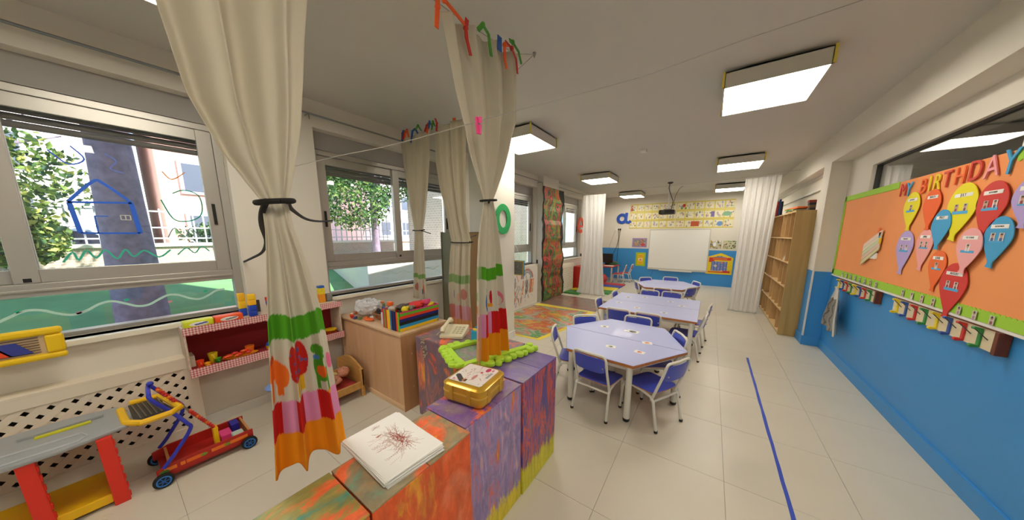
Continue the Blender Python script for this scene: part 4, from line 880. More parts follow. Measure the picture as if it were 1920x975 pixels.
def balloon(y, z, w, h, tilt, c, month, cname, npic, depth=.010, where=''):
    """paper balloon: round head, long pointed tail; tilt leans the tail"""
    t = thing('paper_balloon', '%s paper balloon labelled %s%s' % (cname, month, where), 'paper balloon', (BX-.012, y, z-h*.62), 'birthday balloons on the orange board')
    hd = w*.55; tail = -h*.66
    pts = [(w/2*math.cos(PI*k/16), hd*math.sin(PI*k/16)) for k in range(17)]
    side = [(1-.80*(j/8)**1.35, j/8*.80) for j in range(1, 9)]
    pts += [(-w/2*a, tail*f_) for a, f_ in side]+[(-w*.085, tail*.9), (-w*.14, tail), (w*.12, tail-.004), (w*.085, tail*.9)]+[(w/2*a, tail*f_) for a, f_ in reversed(side)]
    ct, st = math.cos(tilt), math.sin(tilt)
    # the far side of the wall is to the left in the picture : y grows leftwards
    pl = [(y-(px*ct-pz*st), z+px*st+pz*ct) for px, pz in pts]
    b = MB(); b.prism(pl, BX-.004-depth, BX-.004-depth+.0035, 'x'); b.build('balloon_sheet', mat(c, .6), t)
    MB().box(BX-.004-depth+.003, BX-.001, y-.01, y+.01, z-.01, z+.01).build('spacer', PAPER, t)
    xs_ = BX-.004-depth-.0012; zl = z+hd*.50; lw = w*.30
    MB().box(xs_, xs_+.001, y-lw, y+lw, zl-.011, zl+.011).build('name_label', mat('#eeece6', .7), t)
    put_text('month_lettering', month, min(.026, .115*w/len(month)*4.2), mat('#2a2624', .7), MX(y, zl, 0, xs_-.0006), t, .0003)
    for k in range(npic):
        yy = y+(.5*(npic-1)-k)*w*.30; zz = z-hd*.02
        cv = Canvas(8, 10, random.choice(['#d8d0cc', '#c0b0a8', '#e4e0dc'])); cv.ell(.5, .62, .24, .22, '#c09074'); cv.ell(.5, .80, .26, .14, '#3a2a22'); cv.rect(.22, .78, .0, .38, random.choice(['#8a3a3a', '#4a5a8a', '#6a6a6a', '#c8c8cc']))
        print_mesh('child_photo', cv, (xs_-.0004, yy+.017, zz-.022), (0, -.034, 0), (0, 0, .044), t)
    if npic: MB().box(xs_, xs_+.001, y-w*.26, y+w*.26, z-hd*.30, z-hd*.17).build('name_tape', mat('#4aa8dc', .6), t)
balloon(3.76, 1.715, .22, .27, .05, '#e8dc18', 'JANUARY', 'small yellow', 1)
balloon(3.50, 1.715, .20, .27, .03, '#ee6428', 'MARCH', 'orange', 0, where=', below the yellow letter R')
balloon(3.18, 1.675, .27, .32, -.12, '#e8dc18', 'JULY', 'large yellow', 2)
balloon(2.94, 1.675, .23, .29, -.10, '#d03a34', 'SEPTEMBER', 'red', 2, where=' at the upper right')
balloon(2.70, 1.68, .20, .22, 0, '#b4a0d8', 'DECEMBER', 'purple', 2, where=' at the right edge of the photo', depth=.012)
balloon(3.325, 1.56, .20, .24, 0, '#3f9fd2', 'MAY', 'small blue', 0, depth=.016)
balloon(3.745, 1.40, .24, .33, .03, '#b8a4dc', 'FEBRUARY', 'lilac', 2, where=' low on the left', depth=.006)
balloon(3.49, 1.43, .20, .29, .02, '#f0a4a0', 'APRIL', 'small pink', 2, depth=.006)
balloon(3.01, 1.425, .21, .24, -.06, '#eea8a8', 'OCTOBER', 'large pink', 1, depth=.018)
balloon(2.83, 1.49, .20, .26, -.06, '#3f9fd2', 'NOVEMBER', 'large blue', 2)
balloon(3.29, 1.29, .185, .27, .02, '#ee6e30', 'JUNE', 'dark orange', 1, depth=.006, where=', under the small blue balloon')
balloon(3.09, 1.185, .25, .33, 0, '#d23832', 'AUGUST', 'red', 2, where=' at the bottom of the board', depth=.008)
# paper cake
t = thing('paper_cake', 'pale cut-out paper birthday cake tilted on the left of the orange board', 'paper cake', (BX-.01, 4.3, 1.2))
for k, (c, o_) in enumerate((('#d8d0a0', 0), ('#e0c0b0', .045), ('#c8d0b0', .09), ('#e0d8b8', .135), ('#e8cfc0', .17))):
    dy, dz = .35, -.255*0
    pl = [(4.47, 1.19+o_), (4.15, 1.36+o_*.8), (4.14, 1.40+o_*.85), (4.465, 1.235+o_)]
    MB().prism(pl, BX-.018-.001*k, BX-.012, 'x').build('cake_layer', mat(c, .7), t)
for k, (yy, zz, c) in enumerate(((4.20, 1.545, '#e8722c'), (4.165, 1.50, '#5ab0d0'), (4.15, 1.45, '#e8c21e'))): MB().box(BX-.022, BX-.014, yy-.015, yy+.015, zz-.03, zz+.02).build('candle', mat(c, .6), t)
MB().box(BX-.011, BX-.001, 4.2, 4.4, 1.27, 1.33).build('spacer', PAPER, t)

# peg racks under the board
PLYR = mat_wood('#d9cba6', '#e6dbbd', 1, 2, .5); MAH = mat_wood('#5a2a18', '#74381e', 2, 3, .4)
HC = [('#e6cf20', 'yellow'), ('#2f55a4', 'blue'), ('#cc2f2c', 'red'), ('#2c8a44', 'green')]
def rack(y_far, y_near, z0, z1, label):
    t = thing('peg_rack', label, 'coat rack', (XR-.02, (y_far+y_near)/2, z0), 'coat peg racks under the board')
    MB().box(XR-.024, XR-.002, y_near, y_far, z0, z1).build('board', PLYR, t, bevel=.002)
    MB().box(XR-.045, XR-.002, y_near-.028, y_near-.001, z0, z1).build('end_block', MAH, t, bevel=.002)
    MB().box(XR-.030, XR-.024, y_near, y_far, z1-.006, z1).build('edge_strip', MAH, t)
    n = 8; p = (y_far-y_near-.08)/n
    for k in range(n):
        yc = y_far-.02-p*(k+.45); m_ = mat(HC[k % 4][0], .4)
        b = MB(); xo = XR-.026
        prof = [(xo+.002, z0+.004), (xo-.028, z0-.002), (xo-.034, z0+.004), (xo-.034, z0+.014), (xo-.026, z0+.018), (xo-.006, z0+.016), (xo-.006, z1-.035), (xo-.024, z1-.022), (xo-.032, z1-.020), (xo-.034, z1-.010), (xo-.028, z1-.004), (xo+.002, z1-.014)]
        b.prism(prof, yc-.014, yc+.010, 'y'); h = b.build('hook', m_, t, bevel=.002)
        MB().tube([(xo-.030, yc-.004, z1-.012), (xo-.004, yc-.004-p*.5, z0+.062)], .0025, 5).build('cord', BLACK, h)
rack(5.04, 4.03, .87, .985, 'farther wooden coat rack with coloured hooks, an apron hanging from it'); rack(3.74, 2.655, .865, .99, 'nearer wooden coat rack with coloured hooks below the birthday balloons')
rs = random.Random(9)
for yy in [4.92-.12*k for k in range(8)]+[3.62-.128*k for k in range(8)]:
    cv = Canvas(8, 12, '#cfcac0'); cv.ell(.5, .66, .22, .17, '#b88a70'); cv.ell(.5, .80, .24, .12, '#2f241e'); cv.rect(.2, .8, .05, .42, rs.choice(['#8a4a4a', '#4a5a8a', '#6a6a6a', '#dcdcdc', '#aa7a8a']))
    o = print_mesh('child_photo', cv, (0, .016, 0), (0, -.032, 0), (0, 0, .052)); o.location = (XR-.033, yy, 1.012); o.modifiers.new('solid', 'SOLIDIFY').thickness = .0015
    side = 'farther' if yy > 3.9 else 'nearer'; k = int(round((4.92-yy)/.12)) if yy > 3.9 else int(round((3.62-yy)/.128))
    tag(o, 'tiny child photo, %s from the left above the %s coat rack' % (('first', 'second', 'third', 'fourth', 'fifth', 'sixth', 'seventh', 'eighth')[k], side), 'photo', 'child photos above the coat racks')
# apron
def apr(C, u, z):
    C[:] = lin('#8f8d88'); C[(z > .765)] = lin('#d0cfca'); s = np.sin(u*60+np.sin(z*40)*1.5) > .75; C[s & (z < .765)] = lin('#5c5a57'); C[(u < .12) | (u > .86)] = lin('#c4c2bc')
curtain('apron', 'grey and white child apron hanging from the farther coat rack', [(.90, 4.83, 4.77), (.86, 4.85, 4.72), (.74, 4.95, 4.66), (.55, 5.07, 4.62), (.38, 5.12, 4.56)], 'x', XR-.085, (.90, .90), (.42, .37), 2.4, apr, 31, nu=60, nz=60, amp=.018, trans=0, cat='apron')

# ---------------------------------------------------------------- painted sheets on the window side
DP = mat_daub(['#d8a81e', '#1c1a18', '#2f5a2a', '#c23a28', '#2b2a20', '#3f7a34', '#8a7a20', '#b83226', '#24401e', '#c8402a'], (3, 3, 2.2), .8, 43)
def sheetpoly(name, pts_l, pts_r, m, label, x, cat='painting', th=.006):
    b = MB(); R = []
    for (yl, z), (yr, _) in zip(pts_l, pts_r):
        dx = .012*math.sin(z*9)+.01*math.sin(z*23)
        R.append([(x+dx, yl, z), (x+dx, yr, z), (x+dx+th, yr, z), (x+dx+th, yl, z)])
    return b.rings(R)
zs_ = np.linspace(.02, 2.52, 26); rs = np.random.RandomState(4)
t = thing('painting', 'long dark sheet of red and green finger paint hanging between the far windows', 'painting', (-3.03, 5.85, .0))
sheetpoly('s', [(5.50+rs.uniform(-.01, .01), z) for z in zs_], [((6.52 if z > 1.1 else 6.62)+.03*math.sin(z*6)+rs.uniform(-.015, .015), z) for z in zs_], None, '', -3.02).build('black_backing', mat('#1b1a18', .7), t)
sheetpoly('s', [(5.56+.03*math.sin(z*5), z) for z in zs_], [((6.40 if z > 1.1 else 6.5)+.05*math.sin(z*7)-(.1 if z > 2.3 else 0), z) for z in zs_*.97+.05], None, '', -3.012).build('painted_area', DP, t)
b = MB(); b.prism([(-3.02, 4.30), (-2.42, 3.46), (-1.97, 3.48), (-1.80, 4.4), (-1.86, 5.30), (-3.03, 5.20)], .001, .004)
t = thing('floor_painting', 'colourful painted sheet with yellow edge on the floor by the pillar', 'painting', (-2.4, 4.4, 0))
MB().prism([(-3.04, 4.35), (-2.36, 3.40), (-1.90, 3.43), (-1.73, 4.4), (-1.74, 5.36), (-3.02, 5.40)], .0005, .002).build('yellow_sheet', mat('#e6cf3a', .5), t)
b.build('painted_area', mat_daub(['#e0c84a', '#4f8f5a', '#6a9a6a', '#b4b09a', '#c47a5a', '#c8603a', '#d8b04a', '#5a9a6a', '#c8c0a0'], (2.0, 3.2, 1), .9, 44, rough=.25), t)
single('floor_painting', MB().prism([(-3.02, 5.42), (-1.74, 5.40), (-1.79, 6.43), (-3.02, 6.5)], .001, .0035), mat_daub(['#7a6a62', '#8a6a5a', '#7f7068', '#9a6a5a', '#8a8070'], (2.5, 2.5, 1), 1.4, 47, rough=.18), 'glossy brownish painted sheet on the floor behind the colourful one', 'painting')
# radiator covers
def lattice(t, x, y0, y1, z0, z1, p, w, m):
    """diagonal slats, each one a part, clipped to the opening"""
    for s in (1, -1):
        c = (y0-(z1 if s > 0 else z1)) if s > 0 else y0+z0
        lo = y0-z1 if s > 0 else y0+z0; hi = y1-z0 if s > 0 else y1+z1; k = lo+p/2
        while k < hi:
            if s > 0: a = max(y0, z0+k); bb = min(y1, z1+k); A, B = (a, a-k), (bb, bb-k)
            else: a = max(y0, k-z1); bb = min(y1, k-z0); A, B = (a, k-a), (bb, k-bb)
            if bb-a > .02:
                xx = x+(.004 if s > 0 else 0); A, B = Vector((xx, *A)), Vector((xx, *B)); d = (B-A); n = d.normalized().cross(Vector((1, 0, 0)))*w/2
                MB().obox((A+B)/2, d/2, n, (.0022, 0, 0)).build('lattice_slat', m, t)
            k += p
LAT = mat('#e2d7c4', .6)
def radcover(y0, y1, ztop, p, w, label, xf=-3.06):
    t = thing('radiator_cover', label, 'radiator cover', ((XL+xf)/2, (y0+y1)/2, 0), 'radiator covers under the windows')
    f = .065
    b = MB().box(xf-.02, xf, y0, y1, ztop-f, ztop).box(xf-.02, xf, y0, y1, .0, .09).box(xf-.02, xf, y0, y0+f, .09, ztop-f).box(xf-.02, xf, y1-f, y1, .09, ztop-f)
    b.box(XL, xf-.02, y0, y0+.015, 0, ztop).box(XL, xf-.02, y1-.015, y1, 0, ztop).box(XL, xf, y0, y1, ztop, ztop+.018)
    b.build('frame', LAT, t, bevel=.002)
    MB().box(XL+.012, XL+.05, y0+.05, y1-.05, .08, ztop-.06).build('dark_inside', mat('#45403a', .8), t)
    lattice(t, xf-.012, y0+f-.01, y1-f+.01, .08, ztop-f+.01, p, w, LAT)
    return t
radcover(-1.55, .295, .60, .078, .033, 'cream lattice radiator cover under the nearest window, behind the play bench')
radcover(6.66, 7.42, .72, .10, .045, 'small white lattice radiator cover beside the hanging painting', xf=-3.07)
t = thing('radiator_cover', 'white radiator cover with a pale rainbow painting under the third window', 'radiator cover', (-3.1, 4.7, 0))
MB().box(XL+.002, -3.075, 3.75, 5.42, .005, .82).build('panel', mat('#e2dfd8', .7), t, bevel=.004)
cv = Canvas(110, 80, '#dedbd3'); R_ = random.Random(2)
for k, c in enumerate(('#c07a5a', '#8a7a8a', '#b8b0a8', '#7a8a9a')): 
    for a in range(40):
        an = PI*a/40; cv.ell(.72+(.15-.018*k)*math.cos(an), .70+(.24-.03*k)*math.sin(an), .012, .012, c)
for i in range(60):
    x0, z0 = .45+R_.gauss(0, .18), .3+R_.gauss(0, .18); cv.line(x0, z0, x0+R_.uniform(-.05, .06), z0+R_.uniform(.05, .25), .008, R_.choice(['#8fa6b8', '#b8c0c4', '#d8845a', '#6a7a8a', '#c8b0a0', '#9ab0c0']))
for i in range(14): x0 = .08+R_.random()*.25; z0 = .2+R_.random()*.3; cv.line(x0, z0, x0+.08, z0+.1, .014, R_.choice(['#4a5a6a', '#3f4f8a', '#c87a4a']))
for i in range(10): x0 = .6+R_.random()*.3; cv.line(x0, .3, x0+.02, .65, .012, R_.choice(['#d88a5a', '#c0a090', '#5a5a5a']))
print_mesh('rainbow_painting', cv, (-3.073, 3.90, .06), (0, 1.5, 0), (0, 0, .78), t)
# small canvas hung at the pillar corner
t = thing('canvas', 'small grey canvas with yellow rim hanging from the pillar corner', 'canvas', (-2.22, 3.36, .92))
MB().box(-2.30, -2.125, 3.352, 3.375, .93, 1.14).build('canvas_block', mat('#3d7fae', .6), t)
MB().box(-2.295, -2.128, 3.346, 3.352, .933, 1.137).build('rim', mat('#cdb02a', .6), t); MB().box(-2.283, -2.140, 3.343, 3.346, .945, 1.125).build('picture', mat_daub(['#6a6a60', '#7a7a72', '#5a5f5a', '#8a8a80'], (14, 14, 14), 1.5, 50), t)
MB().tube([(-2.27, 3.36, 1.14), (-2.235, 3.36, 1.30), (-2.19, 3.36, 1.14)], .003, 5).tube([(-2.262, 3.345, 1.36), (-2.235, 3.36, 1.30)], .003, 5).build('string', PAPER, t)
# cardboard panels behind the curtains
t = thing('cardboard_panel', 'grey-green cardboard panel leaning by the second window', 'cardboard', (-2.95, 2.72, 0)); MB().box(-3.06, -2.86, 2.70, 2.73, .003, 1.53).build('sheet', mat('#8f8d72', .8), t); MB().box(-3.06, -3.045, 2.69, 2.74, .003, 1.535).build('edge_tape', mat('#7c7a60', .8), t)
t = thing('cardboard_panel', 'brown cardboard panel standing between two curtains, left of the pillar', 'cardboard', (-2.68, 2.74, 0)); MB().box(-2.85, -2.42, 2.755, 2.78, .003, 1.525).build('sheet', mat('#9c7a52', .85), t); MB().box(-2.85, -2.42, 2.75, 2.785, 1.525, 1.532).build('torn_edge', mat('#7c5c3a', .85), t)
single('wall_plug', MB().box(XL+.141, XL+.155, 5.68, 5.72, 1.62, 1.68), DARK, 'tiny dark fitting on the wall pier left of the black painting', 'fitting')

# ---------------------------------------------------------------- cabinet with things on top
BIR = mat_wood('#c89e78', '#d6b08a', 2, 1.0, .45); BIRT = mat_wood('#d0a97f', '#dfbf98', 0, 1.2, .4)
t = thing('cabinet', 'light beech cabinet seen from its end under the second window', 'cabinet', (-2.54, 1.56, 0))
MB().box(-3.06, -2.02, 1.315, 1.80, .035, .672).build('body', BIR, t, bevel=.002); MB().box(-3.065, -2.012, 1.298, 1.81, .672, .69).build('top', BIRT, t, bevel=.002)
MB().box(-3.06, -2.02, 1.307, 1.315, 0, .045).box(-3.06, -2.03, 1.315, 1.79, 0, .035).build('plinth', BIRT, t); MB().box(-2.022, -2.014, 1.305, 1.80, .0, .672).build('side_panel', mat_wood('#b98a5e', '#c99c70', 2, 1.0, .45), t)
for k in range(2): MB().cyl((-2.012, 1.40, .2+.3*k), (-2.010, 1.40, .2+.3*k), .008, seg=8).build('screw_cover', BIRT, t)
# rainbow fabric basket
t = thing('fabric_basket', 'rainbow striped fabric basket full of toys on the cabinet', 'basket', (-2.19, 1.55, .69))
K_ = 1.24; stripes = [(c, z*K_) for c, z in (('#f0c818', 0), ('#1f9ad8', .022), ('#15161c', .044), ('#1c1f78', .067), ('#e8401c', .088), ('#6ab82a', .108), ('#d83a74', .128))]; hts = [h*K_ for h in (.022, .022, .023, .021, .020, .020, .008)]
bx0, bx1, by0, by1 = -2.315, -2.075, 1.345, 1.755
for (c, z), h in zip(stripes, hts):
    e = -.012*(z/.13); b = MB(); z0 = .692+z
    b.box(bx1-.006+e*-.8, bx1-e*.8, by0, by1, z0, z0+h).box(bx0, bx1, by1-.006, by1, z0, z0+h); b.box(bx0, bx0+.006, by0, by1, z0, z0+h); b.build('stripe', mat(c, .75, bump=.1, bscale=200), t)
n = 11
for k, c in enumerate(['#c82a4a', '#6a9a2a', '#c8301e', '#f0c01c', '#f0c01c', '#1f7ac0', '#15161c', '#1c1f78', '#15161c', '#e8401c', '#6ab82a']):
    x0 = bx0+(bx1-bx0)*k/n; MB().box(x0, x0+(bx1-bx0)/n, by0-.004, by0, .692, .692+.136*K_).build('stripe', mat(c, .75, bump=.1, bscale=200), t)
MB().box(bx0+.004, bx1-.004, by0+.004, by1-.004, .691, .696).build('base', BLACK, t)
toys = [('#e03a34', 'red', (-2.19, 1.60, .825), (.06, .07, .035)), ('#d84a7a', 'pink', (-2.15, 1.68, .84), (.035, .04, .03)), ('#e8d01c', 'yellow', (-2.16, 1.46, .815), (.035, .03, .03)), ('#7a7466', 'grey', (-2.18, 1.52, .81), (.05, .04, .028)), ('#d8c21c', 'bright yellow', (-2.13, 1.71, .81), (.03, .035, .03)), ('#5a5048', 'brown', (-2.25, 1.50, .82), (.04, .06, .028)), ('#b8a89a', 'beige', (-2.26, 1.40, .82), (.035, .035, .025))]
for c, nme, p, r in toys:
    p = (p[0], p[1], p[2]+.035)
    b = MB().ball(p, r, 12); b.ball((p[0]+r[0]*.6, p[1]+r[1]*.5, p[2]+r[2]*.6), (r[0]*.4, r[1]*.4, r[2]*.5), 8).ball((p[0], p[1], p[2]-.04), (r[0]*.8, r[1]*.8, .05), 8)
    single('soft_toy', b, mat(c, .7, var=.15, scale=30), '%s soft toy poking out of the rainbow basket' % nme, 'toy', group='toys in the rainbow basket', smooth=True)
# wicker basket
WIC = mat_wood('#8a5a34', '#b07c4c', 0, 8, .7)
t = thing('wicker_basket', 'small round wicker basket on the cabinet, holding bottles', 'basket', (-2.56, 1.53, .691))
MB().lathe((-2.56, 1.53, .691), [(.06, 0), (.085, .002), (.10, .025), (.118, .062), (.112, .066), (.095, .03), (.05, .012)], 24).build('bowl', WIC, t, smooth=True)
for k in range(5): MB().tube([(-2.56+(.088+.008*k)*math.cos(2*PI*j/24), 1.53+(.088+.008*k)*math.sin(2*PI*j/24), .700+.013*k) for j in range(24)], .005, 5, closed=True).build('woven_ring', WIC, t, smooth=True)
single('bottle', MB().lathe((-2.56, 1.57, .705), [(.03, 0), (.034, .01), (.034, .08), (.016, .10)], 14), mat('#34507a', .3), 'blue bottle in the wicker basket', 'bottle', smooth=True)
single('toy_block', MB().rbox(-2.585, -2.535, 1.545, 1.595, .806, .845, .01), mat('#f0661a', .4), 'orange cap of the blue bottle in the wicker basket', 'block', smooth=True)  # the bottle's orange cap, modelled as a rounded block
single('toy_pot', MB().lathe((-2.50, 1.50, .71), [(.02, 0), (.045, .015), (.045, .04), (.02, .055)], 14), mat('#3a4a6a', .3), 'dark blue round toy pot in the wicker basket', 'toy', smooth=True)
single('toy_shoe', MB().ball((-2.62, 1.48, .765), (.03, .018, .025), 10).ball((-2.60, 1.475, .75), (.035, .02, .012), 10), mat('#23211f', .5), 'black toy shoe on the left of the wicker basket', 'toy', smooth=True)
single('carton', MB().box(-2.52, -2.40, 1.66, 1.76, .691, .80), mat('#4a9ab0', .6), 'blue-green carton behind the wicker basket', 'box', bevel=.003)
t = thing('white_box', 'white patterned cardboard box left of the rainbow basket', 'box', (-2.37, 1.45, .691)); MB().box(-2.42, -2.325, 1.385, 1.52, .691, .795).build('carton', mat('#d6d9de', .6, var=.1, scale=60), t, bevel=.002); MB().box(-2.42, -2.325, 1.385, 1.52, .796, .799).build('lid', mat('#e8e6ee', .6), t); MB().ball((-2.37, 1.49, .80), (.05, .05, .012), 10).build('papers', mat('#cfc4dc', .6), t, smooth=True)
# clear bag with coloured cubes
t = thing('plastic_bag', 'crumpled white plastic bag with a string of coloured cubes on the cabinet', 'bag', (-2.80, 1.46, .691))
b = MB().ball((-2.80, 1.47, .783), (.13, .12, .078), 26); rr = random.Random(1)
for v in b.bm.verts: v.co += Vector((rr.uniform(-.014, .014), rr.uniform(-.014, .014), rr.uniform(-.012, .012)))
b.build('bag', mat('#e2e2e2', .25, trans=.3), t)
CUBES = ['#e8501c', '#c8281e', '#4a5a8a', '#6a7a4a', '#e87a3a', '#e9e6e0']
for k in range(18):
    a = 2*PI*k/18; px, py = -2.80+.165*math.cos(a), 1.47+.145*math.sin(a); pz = .705+.095*max(0, math.sin(a))
    MB().obox((px, py, pz), (.014*math.cos(a), .014*math.sin(a), 0), (-.014*math.sin(a), .014*math.cos(a), .003), (0, 0, .013)).build('cube', mat(CUBES[k % 6], .5), t, bevel=.002)
single('orange_cloth', MB().ball((-2.63, 1.385, .70), (.07, .035, .009), 14), mat('#ee6a24', .7), 'orange cloth strip at the front of the cabinet top', 'cloth', smooth=True)

# ---------------------------------------------------------------- gingham wall shelf with toys
GING = mat_check('#ead6d0', '#c04656', .008); GINV = mat('#8a1c24', .85, var=.1, scale=40); FLOR = mat('#cdbba8', .8, var=.35, scale=70)
t = thing('wall_shelf', 'long toy shelf covered in red gingham cloth, dark red inside', 'shelf', (-3.06, .77, .49))
fx, sy0, sy1, sz0, sz1 = -2.965, .262, 1.285, .535, .845
MB().box(XL, fx, sy0, sy1, sz1-.012, sz1).build('top_board', FLOR, t, bevel=.003); MB().box(XL, fx, sy0, sy1, sz0-.014, sz0).build('bottom_board', GINV, t)
MB().box(XL, fx, sy0-.012, sy0, sz0-.014, sz1).build('side_board', FLOR, t, bevel=.003); MB().box(XL, fx, sy1-.012, sy1, sz0-.014, sz1).build('side_board', FLOR, t, bevel=.003)
MB().box(XL, XL+.006, sy0, sy1-.012, sz0, sz1-.012).build('back_board', GINV, t)
def frill(z0, z1, x):
    b = MB(); n = 96; A = []; pts = [(sy0-.012, z1)]+[(sy0-.012+(sy1-sy0+.024)*k/n, z0+.004*abs(math.sin(k*.9))) for k in range(n+1)]+[(sy1+.012, z1)]
    return b.prism(pts, x, x+.005, 'x')
frill(.795, .852, fx+.001).build('top_frill', GING, t); frill(.482, .548, fx+.001).build('bottom_frill', GING, t)
sx = -3.03
def tray(y0, y1, c, label, lc):
    t = thing('toy_box', label, 'box', (sx, (y0+y1)/2, .846)); MB().rbox(-3.075, -2.985, y0, y1, .846, .89, .012).build('box', mat(c, .4), t, smooth=True)
    MB().ball((-2.984, (y0+y1)/2, .866), (.0015, (y1-y0)*.32, .015), 14).build('picture_oval', PAPER, t)
    for k in range(3): MB().ball((-2.982, (y0+y1)/2+.02*k-.01, .864+.003*k), (.0012, .015, .005), 8).build('picture_mark', mat(lc, .5), t)
tray(.262, .415, '#cfd81c', 'lime yellow toy box on the left end of the gingham shelf', '#3a5ab0'); tray(.418, .578, '#f0561c', 'orange toy box on the gingham shelf beside the lime one', '#8a8a8a')
def cups(x, y, z, cols, r, h, label):
    t = thing('cup_tower', label, 'stacking cups', (x, y, z))
    for k, c in enumerate(cols): MB().rbox(x-r, x+r, y-r, y+r, z+h*k+.0005, z+h*(k+1)-.0005, r*.3).build('cup', mat(c, .35), t, smooth=True)
cups(-3.09, .60, .847, ['#2a50c0', '#f0c41c', '#e8b41c'], .022, .062, 'pale tower of blue and yellow cups by the window strap'); cups(-3.02, .645, .847, ['#1f40b0', '#1f46b8', '#f4b81a', '#f0c020'], .025, .045, 'front tower of square cups, blue below and yellow on top')
t = thing('cup_tower', 'tapered red tower with a blue ring on the gingham shelf', 'stacking cups', (-3.05, .765, .847))
for k, (r0_, r1_, c) in enumerate(((.017, .020, '#d0281c'), (.020, .023, '#d0281c'), (.024, .026, '#2a3fb0'), (.026, .028, '#d8301e'))): MB().lathe((-3.05, .765, .847+.033*k), [(r0_, .001), (r1_, .032)], 16).build('cup', mat(c, .4), t, smooth=True)
t = thing('toy_can', 'tall blue, yellow and orange patterned toy box at the right of the gingham shelf', 'box', (-3.08, 1.18, .847)); MB().box(-3.11, -3.06, 1.15, 1.20, .847, .93).build('lower', mat('#e8961c', .5, var=.2, scale=60), t); MB().box(-3.11, -3.06, 1.15, 1.20, .93, .99).build('middle', mat('#e8d024', .5, var=.3, scale=60), t); MB().box(-3.11, -3.06, 1.15, 1.20, .99, 1.01).build('cap', mat('#2a6ac0', .5), t)
single('toy_ring', MB().tube([(-3.04, 1.10+.022*math.cos(a), .87+.022*math.sin(a)) for a in np.linspace(.6, 5.6, 18)], .007, 8), mat('#2434a0', .4), 'dark blue toy arch at the right of the gingham shelf', 'toy', smooth=True)
single('tin', MB().rbox(-3.12, -3.06, 1.215, 1.265, .847, .92, .01), mat('#7a7872', .4), 'small grey tin at the right end of the gingham shelf', 'tin', smooth=True)
zb = sz0+.001
def cup(x, y, r, h, c, label, rim=None):
    t = thing('toy_cup', label, 'cup', (x, y, zb)); MB().lathe((x, y, zb), [(r*.7, 0), (r, h), (r*.9, h), (r*.62, .005)], 16).build('cup', mat(c, .35), t, smooth=True)
    MB().tube([(x+.9*r, y, zb+h*.8), (x+r+.012, y, zb+h*.6), (x+.85*r, y, zb+h*.3)], .003, 6).build('handle', mat(c, .35), t)
cup(-3.0, .31, .022, .055, '#e8401c', 'red-orange toy cup at the left inside the gingham shelf'); cup(-2.985, .345, .02, .03, '#f0a81c', 'yellow toy cup at the front left in the gingham shelf'); cup(-3.05, .385, .028, .075, '#e8c81c', 'tall yellow toy beaker in the gingham shelf'); cup(-3.02, .405, .02, .035, '#3a9a2c', 'green toy cup in the gingham shelf')
t = thing('toy_plate', 'orange toy tray piled with red play food', 'plate', (-3.02, .53, zb)); MB().lathe((-3.025, .535, zb), [(.05, 0), (.066, .012), (.06, .012), (.03, .006)], 20, sx=.75, sy=1.65).build('tray', mat('#f0a01c', .4), t, smooth=True)
rr = random.Random(12)
FOODPOS = ['front left', 'front centre', 'front right', 'back left', 'back centre', 'back right', 'on top at left', 'on top in the middle', 'on top at right']
for k in range(9):
    y, x = .45+rr.random()*.16, -3.05+rr.random()*.06; c, n_ = rr.choice([('#e03a1c', 'red'), ('#e8501c', 'orange-red'), ('#c82a1c', 'dark red')])
    single('play_food', MB().ball((x, y, zb+.022+.014*rr.random()), (.016, .022, .011), 10), mat(c, .4), '%s play food, %s on the orange toy tray' % (n_, FOODPOS[k]), 'play food', group='play food on the toy tray', smooth=True)
cup(-3.06, .60, .03, .06, '#ee7a24', 'orange toy bowl at the back of the play food'); cup(-3.03, .66, .001, .001, '#ee7a24', 'tiny orange scrap beside the play food') if False else None
t = thing('toy_pot', 'yellow toy pot with blue lid in the middle of the gingham shelf', 'pot', (-3.04, .735, zb)); MB().lathe((-3.03, .735, zb), [(.035, 0), (.04, .035)], 18).build('pot', mat('#f0bc1c', .4), t, smooth=True); MB().lathe((-3.03, .735, zb+.035), [(.041, 0), (.03, .018), (.008, .024)], 18).build('lid', mat('#1f48b4', .4), t, smooth=True)
for k, (c, n_) in enumerate((('#c8241c', 'red'), ('#e8701c', 'orange'), ('#c8241c', 'second red'), ('#f0b41c', 'yellow'), ('#f0c01c', 'topmost yellow'))):
    single('toy_plate', MB().lathe((-3.03, 1.20, zb+.008*k+.0005*k), [(.035, 0), (.058, .006), (.054, .0075), (.03, .003)], 20), mat(c, .4), '%s toy plate in the stack at the right end of the gingham shelf' % n_, 'plate', group='stack of toy plates', smooth=True)
t = thing('cushion', 'small light blue cushion on the foot end of the doll bed', 'cushion', (-2.86, .675, .236)); b = MB().ball((-2.86, .675, .258), (.075, .065, .022), 14); b.build('cushion', mat('#7f9fe0', .7), t, smooth=True)

